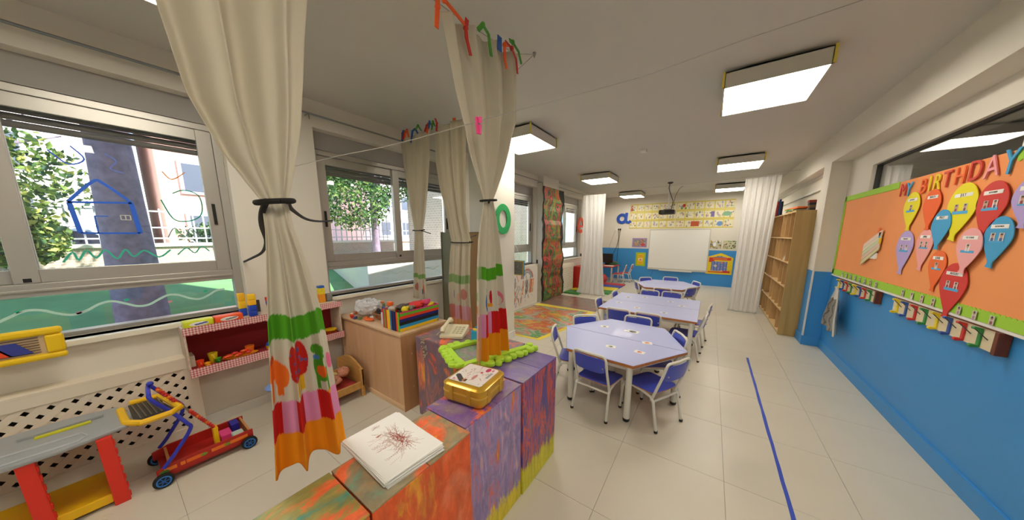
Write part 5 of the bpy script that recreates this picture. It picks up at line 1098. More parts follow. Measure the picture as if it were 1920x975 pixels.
# ---------------------------------------------------------------- plastic play bench and yellow panel (lower left)
GRYP = mat('#9b9fa0', .4, var=.05, scale=20); REDP = mat('#e0301e', .4); YELP = mat('#f0bf10', .4)
t = thing('play_bench', 'plastic toy workbench with grey top, red legs and yellow shelf', 'toy workbench', (-2.78, -.35, 0))
b = MB(); top = [(-2.60, -.80), (-2.59, -.24), (-2.64, -.04), (-2.80, -.015), (-2.98, -.07), (-3.02, -.24), (-2.98, -.80)]
b.prism(top, .41, .432); b.build('worktop', GRYP, t, bevel=.006)
b = MB(); ins = [(-2.615, -.78), (-2.608, -.40), (-2.63, -.375), (-2.63, -.235), (-2.66, -.225), (-2.70, -.375), (-2.70, -.78)]
b.tube([(x, y, .434) for x, y in [(-2.625, -.42), (-2.625, -.20), (-2.66, -.17), (-2.72, -.19), (-2.73, -.42)]], .006, 6, closed=True).tube([(x, y, .433) for x, y in [(-2.62, -.80), (-2.61, -.46), (-2.74, -.46), (-2.76, -.80)]], .006, 6)
b.build('raised_rim', mat('#b2b6b6', .35), t, smooth=True)
MB().box(-2.86, -2.83, -.33, -.16, .432, .44).build('yellow_inset', mat('#c9c81c', .4), t, bevel=.002); MB().box(-2.90, -2.87, -.38, -.12, .432, .447).build('raised_rib', GRYP, t, bevel=.003)
for y, dx in ((-.105, 0), (-.325, 0)):
    b = MB(); b.prism([(y-.035, 0), (y+.020, 0), (y+.006, .41), (y-.045, .41)], -2.63, -2.60, 'x'); n = 7
    b.prism([(-2.90, 0), (-2.63, 0), (-2.64, .41), (-2.88, .41)], y-.035, y-.02, 'y')
    lg = b.build('leg', REDP, t, bevel=.004)
    for k in range(n): MB().box(-2.625, -2.607, y+.008-.002*k, y+.024-.002*k, .02+.055*k, .052+.055*k).build('leg_step', REDP, lg, bevel=.003)
MB().prism([(-2.95, -.80), (-2.63, -.80), (-2.63, -.14), (-2.95, -.14)], .045, .06).box(-2.635, -2.62, -.80, -.14, .02, .07).build('shelf', YELP, t, bevel=.004)
b = MB(); b.tube([(-2.90, -.06, .432), (-2.66, -.045, .435), (-2.585, .005, .437), (-2.585, .115, .44), (-2.62, .155, .44), (-2.93, .10, .44), (-2.96, -.02, .435)], .017, 8)
b.build('yellow_grip', YELP, t, smooth=True)
b = MB(); b.prism([(-2.92, -.03), (-2.66, -.02), (-2.61, .02), (-2.61, .10), (-2.66, .13), (-2.90, .08)], .432, .438); b.build('black_grate', mat('#2a2622', .4), t)
for k in range(6): MB().obox((-2.78, -.005+.020*k, .440), (.13, .012, 0), (0, .003, 0), (0, 0, .0015)).build('grate_bar', mat('#6a5f4c', .5), t)
t = thing('wall_toy', 'yellow-framed toy panel with striped insert below the nearest window', 'toy panel', (-3.04, -.45, .80))
b = MB(); b.box(-3.05, -3.015, -.80, -.185, .945, .985).box(-3.05, -3.015, -.80, -.185, .805, .84).box(-3.05, -3.015, -.245, -.185, .84, .945); b.build('frame', mat('#f0c80e', .45), t, bevel=.012)
MB().box(-3.04, -3.03, -.80, -.24, .83, .95).build('insert', mat('#c9b08a', .6), t)
for k in range(7): MB().box(-3.03, -3.026, -.52, -.262, .850+.014*k, .853+.014*k).build('stripe', mat('#4f4034', .6), t)
def skew(y0, c, nm): MB().prism([(y0, .925), (y0+.07, .925), (y0+.115, .855), (y0+.045, .855)], -3.026, -3.018, 'x').build(nm, mat(c, .5), t, bevel=.002)
skew(-.398, '#343f94', 'blue_slider'); skew(-.455, '#ea4a1c', 'red_slider')
MB().box(XL, -3.05, -.75, -.7, .86, .90).box(XL, -3.05, -.3, -.26, .86, .90).build('wall_mount', CREAM, t)

# ---------------------------------------------------------------- red pull-along cart
t = thing('toy_cart', 'red wooden toy wagon with blue handle and blue-rimmed wheels', 'toy wagon', (-2.71, .24, 0))
CR = mat('#b3241c', .4); cx0, cx1, cy0, cy1 = -2.85, -2.585, .035, .455
RIM = mat('#2a7ed0', .4)
MB().box(cx0, cx1, cy0, cy1, .045, .055).build('floor_board', CR, t)
for nm, xx in (('side_board', cx1-.01), ('side_board', cx0)): MB().prism([(cy0-.02, .05), (cy1, .05), (cy1, .125), (cy0+.05, .125), (cy0-.02, .105)], xx, xx+.010, 'x').build(nm, CR, t, bevel=.002)
MB().box(cx0+.01, cx1-.01, cy1-.022, cy1-.010, .055, .122).build('end_board', mat('#c98a52', .5), t); MB().box(cx0+.01, cx1-.01, cy0+.03, cy0+.042, .055, .115).build('end_board', mat('#c98a52', .5), t)
for k, (a, h) in enumerate(((cy0+.01, '#ee7a22'), (cy0+.075, '#ee7a22'), (cy0+.10, '#e86a1c'), (cy0+.21, '#ee7a22'), (cy0+.30, '#ee7a22'))):
    MB().box(cx1, cx1+.0015, a, a+(.05, .02, .07, .07, .09)[k], .082, .104).build('painted_strip', mat(h, .5), t)
for a in (cy0+.175, cy0+.285): MB().ball((cx1+.001, a, .092), (.0015, .018, .010), 8).build('painted_leaf', mat('#7a9a2a', .5), t)
MB().ball((cx1+.001, cy0+.01, .085), (.0015, .022, .012), 8).build('painted_leaf', mat('#4a7a2a', .5), t)
for yy in (cy0+.0, cy1-.03):
    for xx, s in ((cx1+.018, 1), (cx0-.018, -1)):
        r_ = .043
        w_ = MB().lathe((xx, yy, r_), [(r_-.010, -.011), (r_, -.007), (r_, .007), (r_-.010, .011)], 24, 'x').build('wheel', mat('#171717', .7), t, smooth=True)
        MB().lathe((xx, yy, r_), [(r_-.012, -.012), (r_-.012, .0125), (r_-.018, .0125), (r_-.019, .010)], 24, 'x').build('rim', RIM, w_, smooth=True)
        q = MB()
        for k in range(6): a = PI*k/3; q.obox((xx+.012*s, yy+.014*math.cos(a), r_+.014*math.sin(a)), (.0015, 0, 0), (0, .013*math.cos(a), .013*math.sin(a)), (0, -.0025*math.sin(a), .0025*math.cos(a)))
        q.ball((xx+.013*s, yy, r_), (.003, .006, .006), 8); q.build('spokes', mat('#1a5aa8', .4), w_)
        for k in range(16):
            pass
MB().cyl((cx0-.02, cy0, .043), (cx1+.02, cy0, .043), .005, seg=8).cyl((cx0-.02, cy1-.03, .043), (cx1+.02, cy1-.03, .043), .005, seg=8).build('axle', STEEL, t)
HB = mat('#2a36b4', .35)
def sm(P, n=6):
    P = [Vector(p) for p in P]; out = []
    for i in range(len(P)-1):
        p0, p1, p2, p3 = P[max(0, i-1)], P[i], P[i+1], P[min(len(P)-1, i+2)]
        for k in range(n): s = k/n; out.append(.5*((2*p1)+(p2-p0)*s+(2*p0-5*p1+4*p2-p3)*s*s+(3*p1-p0-3*p2+p3)*s**3))
    return out+[P[-1]]
MB().tube(sm([(-2.575, .045, .115), (-2.575, .105, .19), (-2.575, .175, .30), (-2.575, .165, .345), (-2.60, .115, .44), (-2.60, .055, .545), (-2.64, .05, .575), (-2.80, .06, .575), (-2.84, .07, .55), (-2.84, .13, .44), (-2.86, .18, .33), (-2.86, .10, .18), (-2.86, .05, .115)]), .010, 10).build('handle', HB, t, smooth=True)
MB().ball((-2.74, .065, .60), .016, 10).build('handle_knob', HB, t, smooth=True)
# bead frame leaning in the cart
t = thing('bead_frame', 'red and yellow beaded toy rods leaning from the handle into the wagon', 'toy', (-2.72, .25, .06))
for k, dx in enumerate((0, .028)):
    A, B_ = Vector((-2.735+dx, .085, .565)), Vector((-2.70+dx, .30, .17))
    MB().cyl(A, B_, .004, seg=6).build('rod', STEEL, t)
    n = 26
    for j in range(n):
        if 9 < j < 13: continue
        p = A.lerp(B_, (j+.5)/n); MB().ball(p, .010, 8).build('bead', mat(('#cc2218', '#e87a1c', '#cc2218', '#c82018')[(j+k) % 4], .35), t, smooth=True)
MB().rbox(-2.72, -2.66, .275, .30, .06, .20, .008).build('yellow_clip', YELP, t, smooth=True)
single('toy_block', MB().box(-2.80, -2.70, .31, .37, .056, .10), mat('#e8478a', .5), 'pink toy block in the red wagon', 'toy', bevel=.004)
single('toy_block', MB().box(-2.84, -2.76, .375, .42, .056, .125), mat('#2a2fa0', .5), 'dark blue toy block at the back of the red wagon', 'toy', bevel=.004)
single('toy_block', MB().box(-2.70, -2.61, .36, .42, .056, .105), mat('#b8c8bc', .5), 'pale green crumpled toy in the red wagon', 'toy', bevel=.006)

# ---------------------------------------------------------------- doll bed and dolls
PIN = mat_wood('#b98a48', '#cda05c', 0, 2.5, .5)
t = thing('doll_bed', 'small pine doll bed standing against the cabinet', 'doll bed', (-2.80, .97, 0))
hx0, hx1, hy = -3.02, -2.555, 1.235
pts = [(hx0, .10), (hx1, .10), (hx1, .265)]+[(hx1-.04-(hx1-hx0-.08)*k/12, .285+.055*math.sin(PI*k/12)) for k in range(13)]+[(hx0, .265)]
MB().prism(pts, hy, hy+.018, 'y').build('headboard', PIN, t, bevel=.003)
for x in (hx0, hx1-.03): MB().box(x, x+.03, hy-.012, hy+.02, 0, .27).build('post', PIN, t, bevel=.004)
MB().box(hx0, hx1, .72, .738, .10, .22).build('footboard', PIN, t, bevel=.003)
for x in (hx0, hx1-.03): MB().box(x, x+.03, .71, .745, 0, .23).build('post', PIN, t, bevel=.004)
MB().box(hx1-.018, hx1, .745, hy-.012, .085, .15).build('side_rail', PIN, t, bevel=.002); MB().box(hx0, hx0+.018, .745, hy-.012, .085, .15).build('side_rail', PIN, t, bevel=.002)
MB().box(hx0+.018, hx1-.018, .745, hy-.012, .09, .115).build('mattress', mat('#b03a34', .8), t, bevel=.01)
def doll(loc, rot, skin, label, hair=None, cloth=None, sc=1.0):
    """baby doll lying on its back; local +y = head, z up"""
    t = thing('baby_doll', label, 'doll', loc, 'baby dolls in the bed', world=False); t.rotation_euler = rot
    J = {'pel': (0, 0, .035, .034), 'bel': (0, .035, .040, .040), 'che': (0, .075, .040, .034), 'nek': (0, .102, .040, .016), 'hd': (0, .112, .042, .018),
         'sl': (-.036, .088, .040, .016), 'el': (-.062, .060, .046, .013), 'hl': (-.060, .028, .060, .011), 'sr': (.036, .088, .040, .016), 'er': (.066, .066, .048, .013), 'hr': (.080, .036, .058, .011),
         'kl': (-.040, -.035, .050, .018), 'al': (-.034, -.075, .038, .012), 'fl': (-.036, -.088, .052, .010), 'kr': (.040, -.035, .052, .018), 'ar': (.044, -.078, .036, .012), 'fr': (.048, -.088, .050, .010)}
    E_ = [('pel', 'bel'), ('bel', 'che'), ('che', 'nek'), ('nek', 'hd'), ('che', 'sl'), ('sl', 'el'), ('el', 'hl'), ('che', 'sr'), ('sr', 'er'), ('er', 'hr'), ('pel', 'kl'), ('kl', 'al'), ('al', 'fl'), ('pel', 'kr'), ('kr', 'ar'), ('ar', 'fr')]
    # fingers
    for s, h in (('l', 'hl'), ('r', 'hr')):
        x, y, z, r = J[h]
        for k in range(5):
            a = (k-2)*.45; nm = 'f%s%d' % (s, k); ln = .013 if k not in (0, 4) else .010
            J[nm] = (x+ln*math.sin(a)*1.1, y-ln*math.cos(a), z+.004, .0032); E_.append((h, nm))
    ks = list(J); me = bpy.data.meshes.new('body'); me.from_pydata([tuple(c*sc for c in J[k][:3]) for k in ks], [(ks.index(a), ks.index(b_)) for a, b_ in E_], [])
    o = bpy.data.objects.new('body', me); COL.objects.link(o); o.parent = t; md = o.modifiers.new('skin', 'SKIN')
    for i, k in enumerate(ks):
        v = me.skin_vertices[0].data[i]; v.radius = (J[k][3]*sc,)*2; v.use_root = (k == 'pel')
    o.modifiers.new('sub', 'SUBSURF').levels = 2; o.modifiers['sub'].render_levels = 2; sk = mat(skin, .45); me.materials.append(sk); md.use_smooth_shade = True
    h = MB().ball((0, .155*sc, .052*sc), (.040*sc, .044*sc, .040*sc), 22)
    h.ball((0, .146*sc, .090*sc), (.006*sc, .006*sc, .006*sc), 8).ball((-.020*sc, .140*sc, .076*sc), (.014*sc,)*3, 10).ball((.020*sc, .140*sc, .076*sc), (.014*sc,)*3, 10).ball((-.040*sc, .152*sc, .05*sc), (.006*sc, .010*sc, .008*sc), 8).ball((.040*sc, .152*sc, .05*sc), (.006*sc, .010*sc, .008*sc), 8).ball((0, .125*sc, .078*sc), (.012*sc, .009*sc, .010*sc), 8)
    hd = h.build('head', sk, t, smooth=True)
    MB().ball((-.014*sc, .155*sc, .0885*sc), (.006*sc, .0025*sc, .003*sc), 8).ball((.014*sc, .155*sc, .0885*sc), (.006*sc, .0025*sc, .003*sc), 8).build('eyes', mat('#5a3628', .4), hd)
    MB().ball((0, .132*sc, .0885*sc), (.008*sc, .0022*sc, .003*sc), 8).build('mouth', mat('#b8524a', .5), hd)
    if hair: MB().ball((0, .168*sc, .048*sc), (.042*sc, .040*sc, .040*sc), 16).build('hair', mat(hair, .7), hd, smooth=True)
    if cloth: MB().ball((0, .045*sc, .040*sc), (.046*sc, .065*sc, .042*sc), 16).build('romper', mat(cloth, .8), t, smooth=True)
    return t
doll((-2.69, 1.00, .125), (D2(18), 0, D2(8)), '#c98a70', 'larger bare baby doll lying nearest the open side of the pine bed', sc=1.15)
doll((-2.82, 1.045, .125), (D2(14), 0, D2(-12)), '#b8785c', 'darker-haired doll lying behind the bare one in the pine bed', hair='#1d1712', cloth='#cfc07a', sc=1.0)
single('doll_blanket', MB().ball((-2.90, .90, .135), (.08, .13, .03), 14), mat('#b8231c', .8), 'red blanket bunched at the wall side of the doll bed', 'blanket', smooth=True)

# ---------------------------------------------------------------- things on the painted boxes
IV = mat('#d8cfae', .4); IVD = mat('#c4ba98', .45)
t = thing('telephone', 'cream push-button telephone on the brown painted box', 'telephone', (-1.66, 1.58, .69))
def tp(x, y, z):   # local phone frame : x along its width, y to its back
    a = D2(28); return Vector((-1.655+x*math.cos(a)-y*math.sin(a), 1.565+x*math.sin(a)+y*math.cos(a), .6915+z))
def tbox(b, x0, x1, y0, y1, z0a, z0b, z1a, z1b):
    v = [b.bm.verts.new(tp(*p)) for p in ((x0, y0, z0a), (x1, y0, z0a), (x1, y1, z0b), (x0, y1, z0b), (x0, y0, z1a), (x1, y0, z1a), (x1, y1, z1b), (x0, y1, z1b))]
    for q in ((3, 2, 1, 0), (4, 5, 6, 7), (0, 1, 5, 4), (1, 2, 6, 5), (2, 3, 7, 6), (3, 0, 4, 7)): b.bm.faces.new([v[i] for i in q])
    return b
tbox(MB(), -.095, .095, -.10, .10, 0, 0, .025, .060).build('phone_base', IV, t, bevel=.006)
for i in range(3):
    for j in range(4): xx, yy = -.005+.03*i, -.06+.032*j; zz = .025+.035*(yy+.10)/.2; tbox(MB(), xx, xx+.02, yy, yy+.018, zz-.002, zz+.001, zz+.004, zz+.007).build('key', IVD, t, bevel=.001)
hs = [tp(-.065, -.105, .055), tp(-.065, -.085, .075), tp(-.065, -.03, .088), tp(-.065, .04, .100), tp(-.065, .09, .098), tp(-.065, .112, .082)]
MB().tube(hs, [.018, .022, .014, .014, .022, .020], 12).build('handset', IV, t, smooth=True)
MB().tube(sm([tp(-.09, -.08, .03), tp(-.13, -.06, .01), tp(-.14, .0, .006), tp(-.12, .06, .006), tp(-.10, .09, .01)]), .0035, 6).build('phone_cord', IVD, t, smooth=True)
b = MB(); rr = random.Random(8)
for k in range(34):
    s = k/34; b.ball((-1.79+.03*rr.uniform(-1, 1)+.02*s, 1.355-.004*(rr.random()+.6), .70-.17*s+.02*rr.uniform(-1, 1)), (.005, .003, .006), 6)
t = thing('dried_sprig', 'pale dried grass sprig hanging over the brown painted box edge', 'dried plant', (-1.78, 1.35, .53)); b.build('seeds', mat('#b8ab84', .8), t)
MB().tube([(-1.80, 1.40, .693), (-1.79, 1.353, .690), (-1.775, 1.352, .60), (-1.77, 1.353, .53)], .002, 5).build('stalk', mat('#8a8a60', .8), t)
# striped cloth bag
t = thing('cloth_bag', 'small pouch with turquoise, yellow and orange stripes behind the tall curtain', 'bag', (-1.36, 1.62, .69))
BC = ['#2a9ac0', '#e8c81c', '#1f8ab0', '#3aa04a', '#e86a2c', '#2a9ac0', '#f0c81c', '#2a6ac0', '#e8c81c', '#2a9ac0']
for k in range(10):
    y0 = 1.50+.022*k; h = .10+.03*math.sin(PI*k/9)
    MB().rbox(-1.42, -1.26, y0, y0+.0215, .692, .692+h, .01).build('stripe', mat(BC[k], .7), t, smooth=True)
# lime foam puzzle frame
LG = mat('#b4e03a', .7); t = thing('foam_puzzle', 'lime green foam puzzle frame with round knobs lying on the painted boxes', 'foam puzzle', (-1.2, 1.4, .705))
def piece(path, knobs, z):
    b = MB(); th = .026
    for (ax, ay), (bx_, by_) in zip(path[:-1], path[1:]):
        d = Vector((bx_-ax, by_-ay, 0)); n = d.normalized().cross(Vector((0, 0, 1)))*.022; b.obox(((ax+bx_)/2, (ay+by_)/2, z+th/2), d/2*1.05, n, (0, 0, th/2))
    b.build('foam_strip', LG, t, bevel=.006)
    for kx, ky, r in [(a_, b_, c_*1.18) for a_, b_, c_ in knobs]: MB().lathe((kx, ky, z), [(r*.85, 0), (r, .005), (r, th-.006), (r*.8, th+.001)], 14).build('knob', LG, t, smooth=True)
zz = .707
piece([(-1.43, 1.28), (-1.27, 1.20), (-1.16, 1.16)], [(-1.465, 1.275, .024), (-1.45, 1.245, .020), (-1.40, 1.225, .022), (-1.365, 1.20, .020), (-1.32, 1.185, .024), (-1.28, 1.16, .024), (-1.225, 1.135, .026), (-1.19, 1.145, .022), (-1.13, 1.17, .024)], zz)
piece([(-1.43, 1.28), (-1.40, 1.40), (-1.36, 1.50)], [(-1.455, 1.33, .022), (-1.445, 1.38, .024), (-1.40, 1.45, .022)], zz)
piece([(-1.16, 1.17), (-1.11, 1.32), (-1.07, 1.42), (-1.03, 1.52), (-.99, 1.63)], [(-1.075, 1.25, .020), (-1.045, 1.275, .026), (-1.005, 1.305, .018), (-1.035, 1.36, .028), (-.995, 1.385, .024), (-.99, 1.44, .022), (-.975, 1.49, .026), (-.955, 1.53, .018), (-.955, 1.595, .026), (-.94, 1.635, .020), (-1.00, 1.66, .022)], zz)
MB().prism([(-1.42, 1.29), (-1.18, 1.19), (-1.06, 1.50), (-1.34, 1.52)], .7045, .7065).build('picture_sheet', mat_daub(['#8a7a8a', '#a08a90', '#7a9a7a', '#b09a8a'], (8, 8, 8), 1.4, 60), t)
# golden case
GOLD = mat('#c89a28', .28, .45, coat=.4)
t = thing('toy_case', 'golden plastic toy carry case with a printed lid on the lilac painted box', 'case', (-.915, .985, .70))
def rot(p, a=D2(8), c=(-.915, .99)): x, y = p[0]-c[0], p[1]-c[1]; return (c[0]+x*math.cos(a)-y*math.sin(a), c[1]+x*math.sin(a)+y*math.cos(a))
def rcase(z0, z1, e0, e1, nm, m, hw=.118, hh=.118, r=.035, n=6):
    R = []
    for z, e in ((z0, e0), (z0+(z1-z0)*.3, 0), (z0+(z1-z0)*.7, 0), (z1, e1)):
        ring = []
        for cx, cy, a0 in ((hw-r, hh-r, 0), (-hw+r, hh-r, 90), (-hw+r, -hh+r, 180), (hw-r, -hh+r, 270)):
            for k in range(n+1): a = math.radians(a0+90*k/n); x, y = rot((-.915+cx+(r-e)*math.cos(a), .99+cy+(r-e)*math.sin(a))); ring.append((x, y, z))
        R.append(ring)
    return MB().rings(R).build(nm, m, t, smooth=True)
rcase(.7085, .755, .010, .002, 'case_bottom', GOLD); rcase(.7555, .762, .0, .0, 'seam', mat('#d8b050', .3, .4), hw=.120, hh=.120); rcase(.7625, .806, .002, .016, 'case_lid', GOLD)
cv = Canvas(70, 70, '#e6dcd6'); rr = random.Random(5)
for k in range(60): x0, y0 = rr.random(), rr.random(); cv.line(x0, y0, x0+rr.uniform(-.15, .15), y0+rr.uniform(-.1, .1), .010, rr.choice(['#c8b4a8', '#d8c8c0', '#b8a090', '#e8e0dc', '#c88a80']))
cv.ell(.14, .72, .11, .07, '#c83a64'); cv.ell(.33, .62, .05, .035, '#c83a50'); cv.ell(.12, .86, .06, .03, '#d8708a'); cv.ell(.62, .58, .14, .05, '#c88a80'); cv.rect(.25, .55, .86, .93, '#9a9a96'); cv.line(.7, .12, .9, .36, .07, '#4a4446'); cv.ell(.86, .42, .07, .06, '#b87a50'); cv.ell(.86, .46, .07, .03, '#4a3020'); cv.ell(.9, .12, .04, .03, '#d8506a')
msk = ((np.abs(cv.X-.5) < .5) & (np.abs(cv.Y-.5) < .5) & ~((np.abs(cv.X-.5) > .42) & (np.abs(cv.Y-.5) > .42) & ((np.abs(cv.X-.5)-.42)**2+(np.abs(cv.Y-.5)-.42)**2 > .006)))
ax = D2(8); u = Vector((math.cos(ax), math.sin(ax), 0)); v = Vector((-math.sin(ax), math.cos(ax), 0)); cc = Vector((-.915, .99, .8072))
# sheet reads from the near-left corner
print_mesh('printed_label', cv, cc-(-v)*.092-(u)*.092, (-v)*.184, u*.184, t, rough=.3, mask=msk)
for y in (.93, 1.04):
    x0_, y0_ = rot((-.915+.119, y)); MB().obox((x0_, y0_, .757), (.004, 0, 0), (0, .012, 0), (0, 0, .035)).build('latch', GOLD, t, bevel=.003)
for x in (-.97, -.87):
    x0_, y0_ = rot((x, .99-.119)); MB().obox((x0_, y0_, .757), (.011, 0, 0), (0, .004, 0), (0, 0, .036)).build('hinge', GOLD, t, bevel=.003)
x0_, y0_ = rot((-.915, .99+.125)); MB().obox((x0_, y0_, .765), (.03, 0, 0), (0, .009, 0), (0, 0, .010)).build('grip', GOLD, t, bevel=.003)
# stack of drawings
t = thing('drawing_stack', 'stack of white paper with a brown crayon scribble on top, on the orange painted box', 'paper', (-.915, .55, .70))
C4 = [(-1.085, .43), (-.775, .418), (-.755, .635), (-1.072, .655)]
for k in range(12):
    rr = random.Random(k); dx, dy, a = rr.uniform(-.006, .006), rr.uniform(-.006, .006), rr.uniform(-.03, .03); q = []
    for x, y in C4: X, Y = x+.92, y-.535; q.append((-.92+X*math.cos(a)-Y*math.sin(a)+dx, .535+X*math.sin(a)+Y*math.cos(a)+dy))
    MB().prism(q, .7012+.0022*k, .7012+.0022*k+.0014).build('sheet', PAPER, t)
cv = Canvas(240, 170, '#eceae6'); rr = random.Random(3)
for k in range(150):
    a = rr.random()*2*PI; L0 = rr.uniform(0, .10); L1 = L0+rr.uniform(.05, .20); cx, cy = .52+rr.gauss(0, .09), .60+rr.gauss(0, .045)
    cv.line(cx+L0*math.cos(a), cy+L0*math.sin(a), cx+L1*math.cos(a)*1.0, cy+L1*math.sin(a)*.9, .0022, rr.choice(['#8f4a3c', '#a05a4a', '#b07a6a', '#8a4438']), 1.4)
for k in range(70): cx, cy = .52+rr.gauss(0, .07), .62+rr.gauss(0, .035); cv.line(cx, cy, cx+rr.uniform(-.06, .06), cy+rr.uniform(-.05, .05), .005, rr.choice(['#93483a', '#a0584a']), 1.4)
for k in range(40): cx = .30+rr.random()*.42; cv.line(cx, .50+.04*math.sin(cx*9)+rr.gauss(0, .01), cx+.05, .51+.04*math.sin(cx*9)+rr.gauss(0, .01), .004, '#c4b4ac', 1.4)
for k in range(24): a = rr.uniform(3.5, 5.9); cx = .3+rr.random()*.5; cv.line(cx, .48, cx+.12*math.cos(a), .48+.30*math.sin(a), .0018, '#a86a58', 1.4)
for k in range(12): a = rr.random()*6.3; cv.line(.10, .50, .10+.05*math.cos(a), .5+.08*math.sin(a), .0022, '#a06a64', 1.4)
for k in range(10): cv.line(.28+rr.gauss(0, .008), .42+rr.gauss(0, .03), .29, .40, .008, '#a86450', 1.4)
P0, P1, P2, P3 = [Vector((x, y, .7012+.0022*12)) for x, y in C4]
# near-left sheet corner is the picture's lower left when seen from the room
print_mesh('crayon_drawing', cv, P0+Vector((.003, .003, .0)), (P1-P0)*.98, (P3-P0)*.97, t, rough=.8)
single('crumpled_paper', MB().rbox(-2.96, -2.90, -.1, -.04, .6185, .62, .01), PAPER, 'unused', 'paper') if False else None

# ---------------------------------------------------------------- window paintings (drawn on the glass)
def drawing(strokes, label, x=XL-.118):
    t = thing('window_drawing', label, 'window painting', (x, strokes[0][0][0][0], min(p[1] for s in strokes for p in s[0])))
    for pts, c, w in strokes:
        P = sm([(x, y, z) for y, z in pts], 4) if len(pts) > 2 else [Vector((x, y, z)) for y, z in pts]; b = MB(); R = []
        for i, p in enumerate(P):
            a, c2 = P[max(0, i-1)], P[min(len(P)-1, i+1)]; d = (c2-a).normalized(); n = d.cross(Vector((1, 0, 0)))*w*.65
            R.append([p-n, p+n, p+n+Vector((.0012, 0, 0)), p-n+Vector((.0012, 0, 0))])
        b.rings(R).build('brush_line', mat(c, .5), t)
BL = '#2a6ae0'
f = lambda L: [(y, z) for y, z in L]
drawing([(f([(-.07, 1.70), (-.055, 1.51)]), BL, .016), (f([(-.055, 1.51), (.178, 1.51)]), BL, .009), (f([(.178, 1.51), (.165, 1.715)]), BL, .018), (f([(-.075, 1.70), (.168, 1.715)]), BL, .010), (f([(-.075, 1.70), (.03, 1.835), (.07, 1.83), (.168, 1.715)]), BL, .012),
         (f([(.01, 1.51), (.01, 1.62)]), BL, .006), (f([(.01, 1.62), (.06, 1.62)]), BL, .005), (f([(.11, 1.60), (.15, 1.60)]), '#d8d4cc', .004), (f([(.11, 1.63), (.15, 1.63)]), '#d8d4cc', .004), (f([(.11, 1.60), (.11, 1.63)]), '#d8d4cc', .004), (f([(.13, 1.60), (.13, 1.63)]), '#d8d4cc', .004), (f([(.15, 1.60), (.15, 1.63)]), '#d8d4cc', .004)], 'blue painted house outline on the nearest window')
drawing([(f([(-.14, 1.33), (-.10, 1.39), (-.085, 1.34), (-.05, 1.40), (-.02, 1.35), (.02, 1.40), (.06, 1.34), (.10, 1.40), (.13, 1.35), (.18, 1.39), (.24, 1.34), (.30, 1.39)]), '#3ec0a4', .008), (f([(.33, 1.35), (.38, 1.40), (.42, 1.36), (.46, 1.41), (.50, 1.37)]), '#46b89a', .006)], 'green painted grass zigzag along the bottom of the nearest window')
drawing([(f([(.30, 1.75), (.34, 1.62), (.40, 1.60), (.47, 1.63), (.50, 1.70), (.49, 1.80), (.42, 1.83), (.36, 1.80)]), '#2aa58a', .006), (f([(.30, 1.48), (.34, 1.55), (.38, 1.48), (.42, 1.55), (.46, 1.48)]), '#8aa0a8', .005), (f([(.33, 1.95), (.37, 1.90), (.44, 1.96)]), '#e08a3c', .005), (f([(-.10, 2.0), (-.04, 1.93), (.02, 1.97), (-.02, 2.04)]), '#3a6ae0', .006), (f([(.10, 2.02), (.14, 1.98), (.11, 1.93), (.16, 1.91)]), '#6a7ac8', .006)], 'green, orange and blue painted squiggles on the right part of the nearest window')
wv = [(-.9+.05*k, 1.025+.030*math.sin(k*1.15)) for k in range(30)]
drawing([(wv, '#bfe8dc', .011)]+[(f([(-.33+.19*k, 1.05-.05*(k % 2)), (-.31+.19*k, 1.055-.05*(k % 2))]), ('#2ac090', '#d890a0')[k % 2], .012) for k in range(5)], 'pale wavy painted line with green and pink dots, low pane of nearest window', x=XL-.128)
sy_, sz_ = 1.79, 1.655
drawing([([(sy_+.085*math.cos(a), sz_+.085*math.sin(a)) for a in np.linspace(0, 2*PI, 20)], '#b9c8b4', .006)]+[(f([(sy_+.095*math.cos(a), sz_+.095*math.sin(a)), (sy_+.17*math.cos(a), sz_+.17*math.sin(a))]), '#b9c8b4', .005) for a in np.linspace(.2, 2*PI, 11)[:-1]]
        + [(f([(sy_-.06+.02*k, sz_-.04), (sy_-.03+.02*k, sz_+.05)]), '#b9c8b4', .004) for k in range(4)], 'pale painted sun scribble on the second window')
drawing([([(2.0+.05*k, 1.02+.02*math.sin(k*1.6)) for k in range(18)], '#c4d4c0', .006)], 'thin pale wavy line on the low pane of the second window', x=XL-.128)

# ---------------------------------------------------------------- outside the windows
def leafcloud(t, name, c, r, n, cols, s=.09, seed=0):
    rs = np.random.RandomState(seed); V, F, M_ = [], [], []
    for i in range(n):
        d = rs.normal(size=3); d /= np.linalg.norm(d); p = np.array(c)+d*np.array(r)*rs.uniform(.35, 1)**.6
        a = rs.normal(size=3); a /= np.linalg.norm(a); b_ = np.cross(a, rs.normal(size=3)); b_ /= np.linalg.norm(b_); k = s*rs.uniform(.5, 1.3); q = len(V)
        V += [tuple(p+a*k), tuple(p+b_*k*.55), tuple(p-a*k), tuple(p-b_*k*.55)]; F.append((q, q+1, q+2, q+3)); M_.append(rs.randint(len(cols)))
    off = np.array(OFF[t.name]); me = bpy.data.meshes.new(name); me.from_pydata([tuple(np.array(v_)-off) for v_ in V], [], F)
    for c_ in cols: me.materials.append(mat(c_, .8, trans=.35))
    me.polygons.foreach_set('material_index', M_); o = bpy.data.objects.new(name, me); COL.objects.link(o); o.parent = t; o['kind'] = 'stuff'; OFF[o.name] = Vector(off); return o
BARK = mat('#83788a', .95, var=.6, scale=11, bump=1, bscale=14)
g_ = MB(); n = 16; xs_ = np.linspace(XL-.22, -14, n); ys_ = np.linspace(-8, 34, n); V = [[g_.bm.verts.new((x, y, -.1+.9*min(1, max(0, (-x-3.6)/5.2)) if x > -9 else .8)) for y in ys_] for x in xs_]
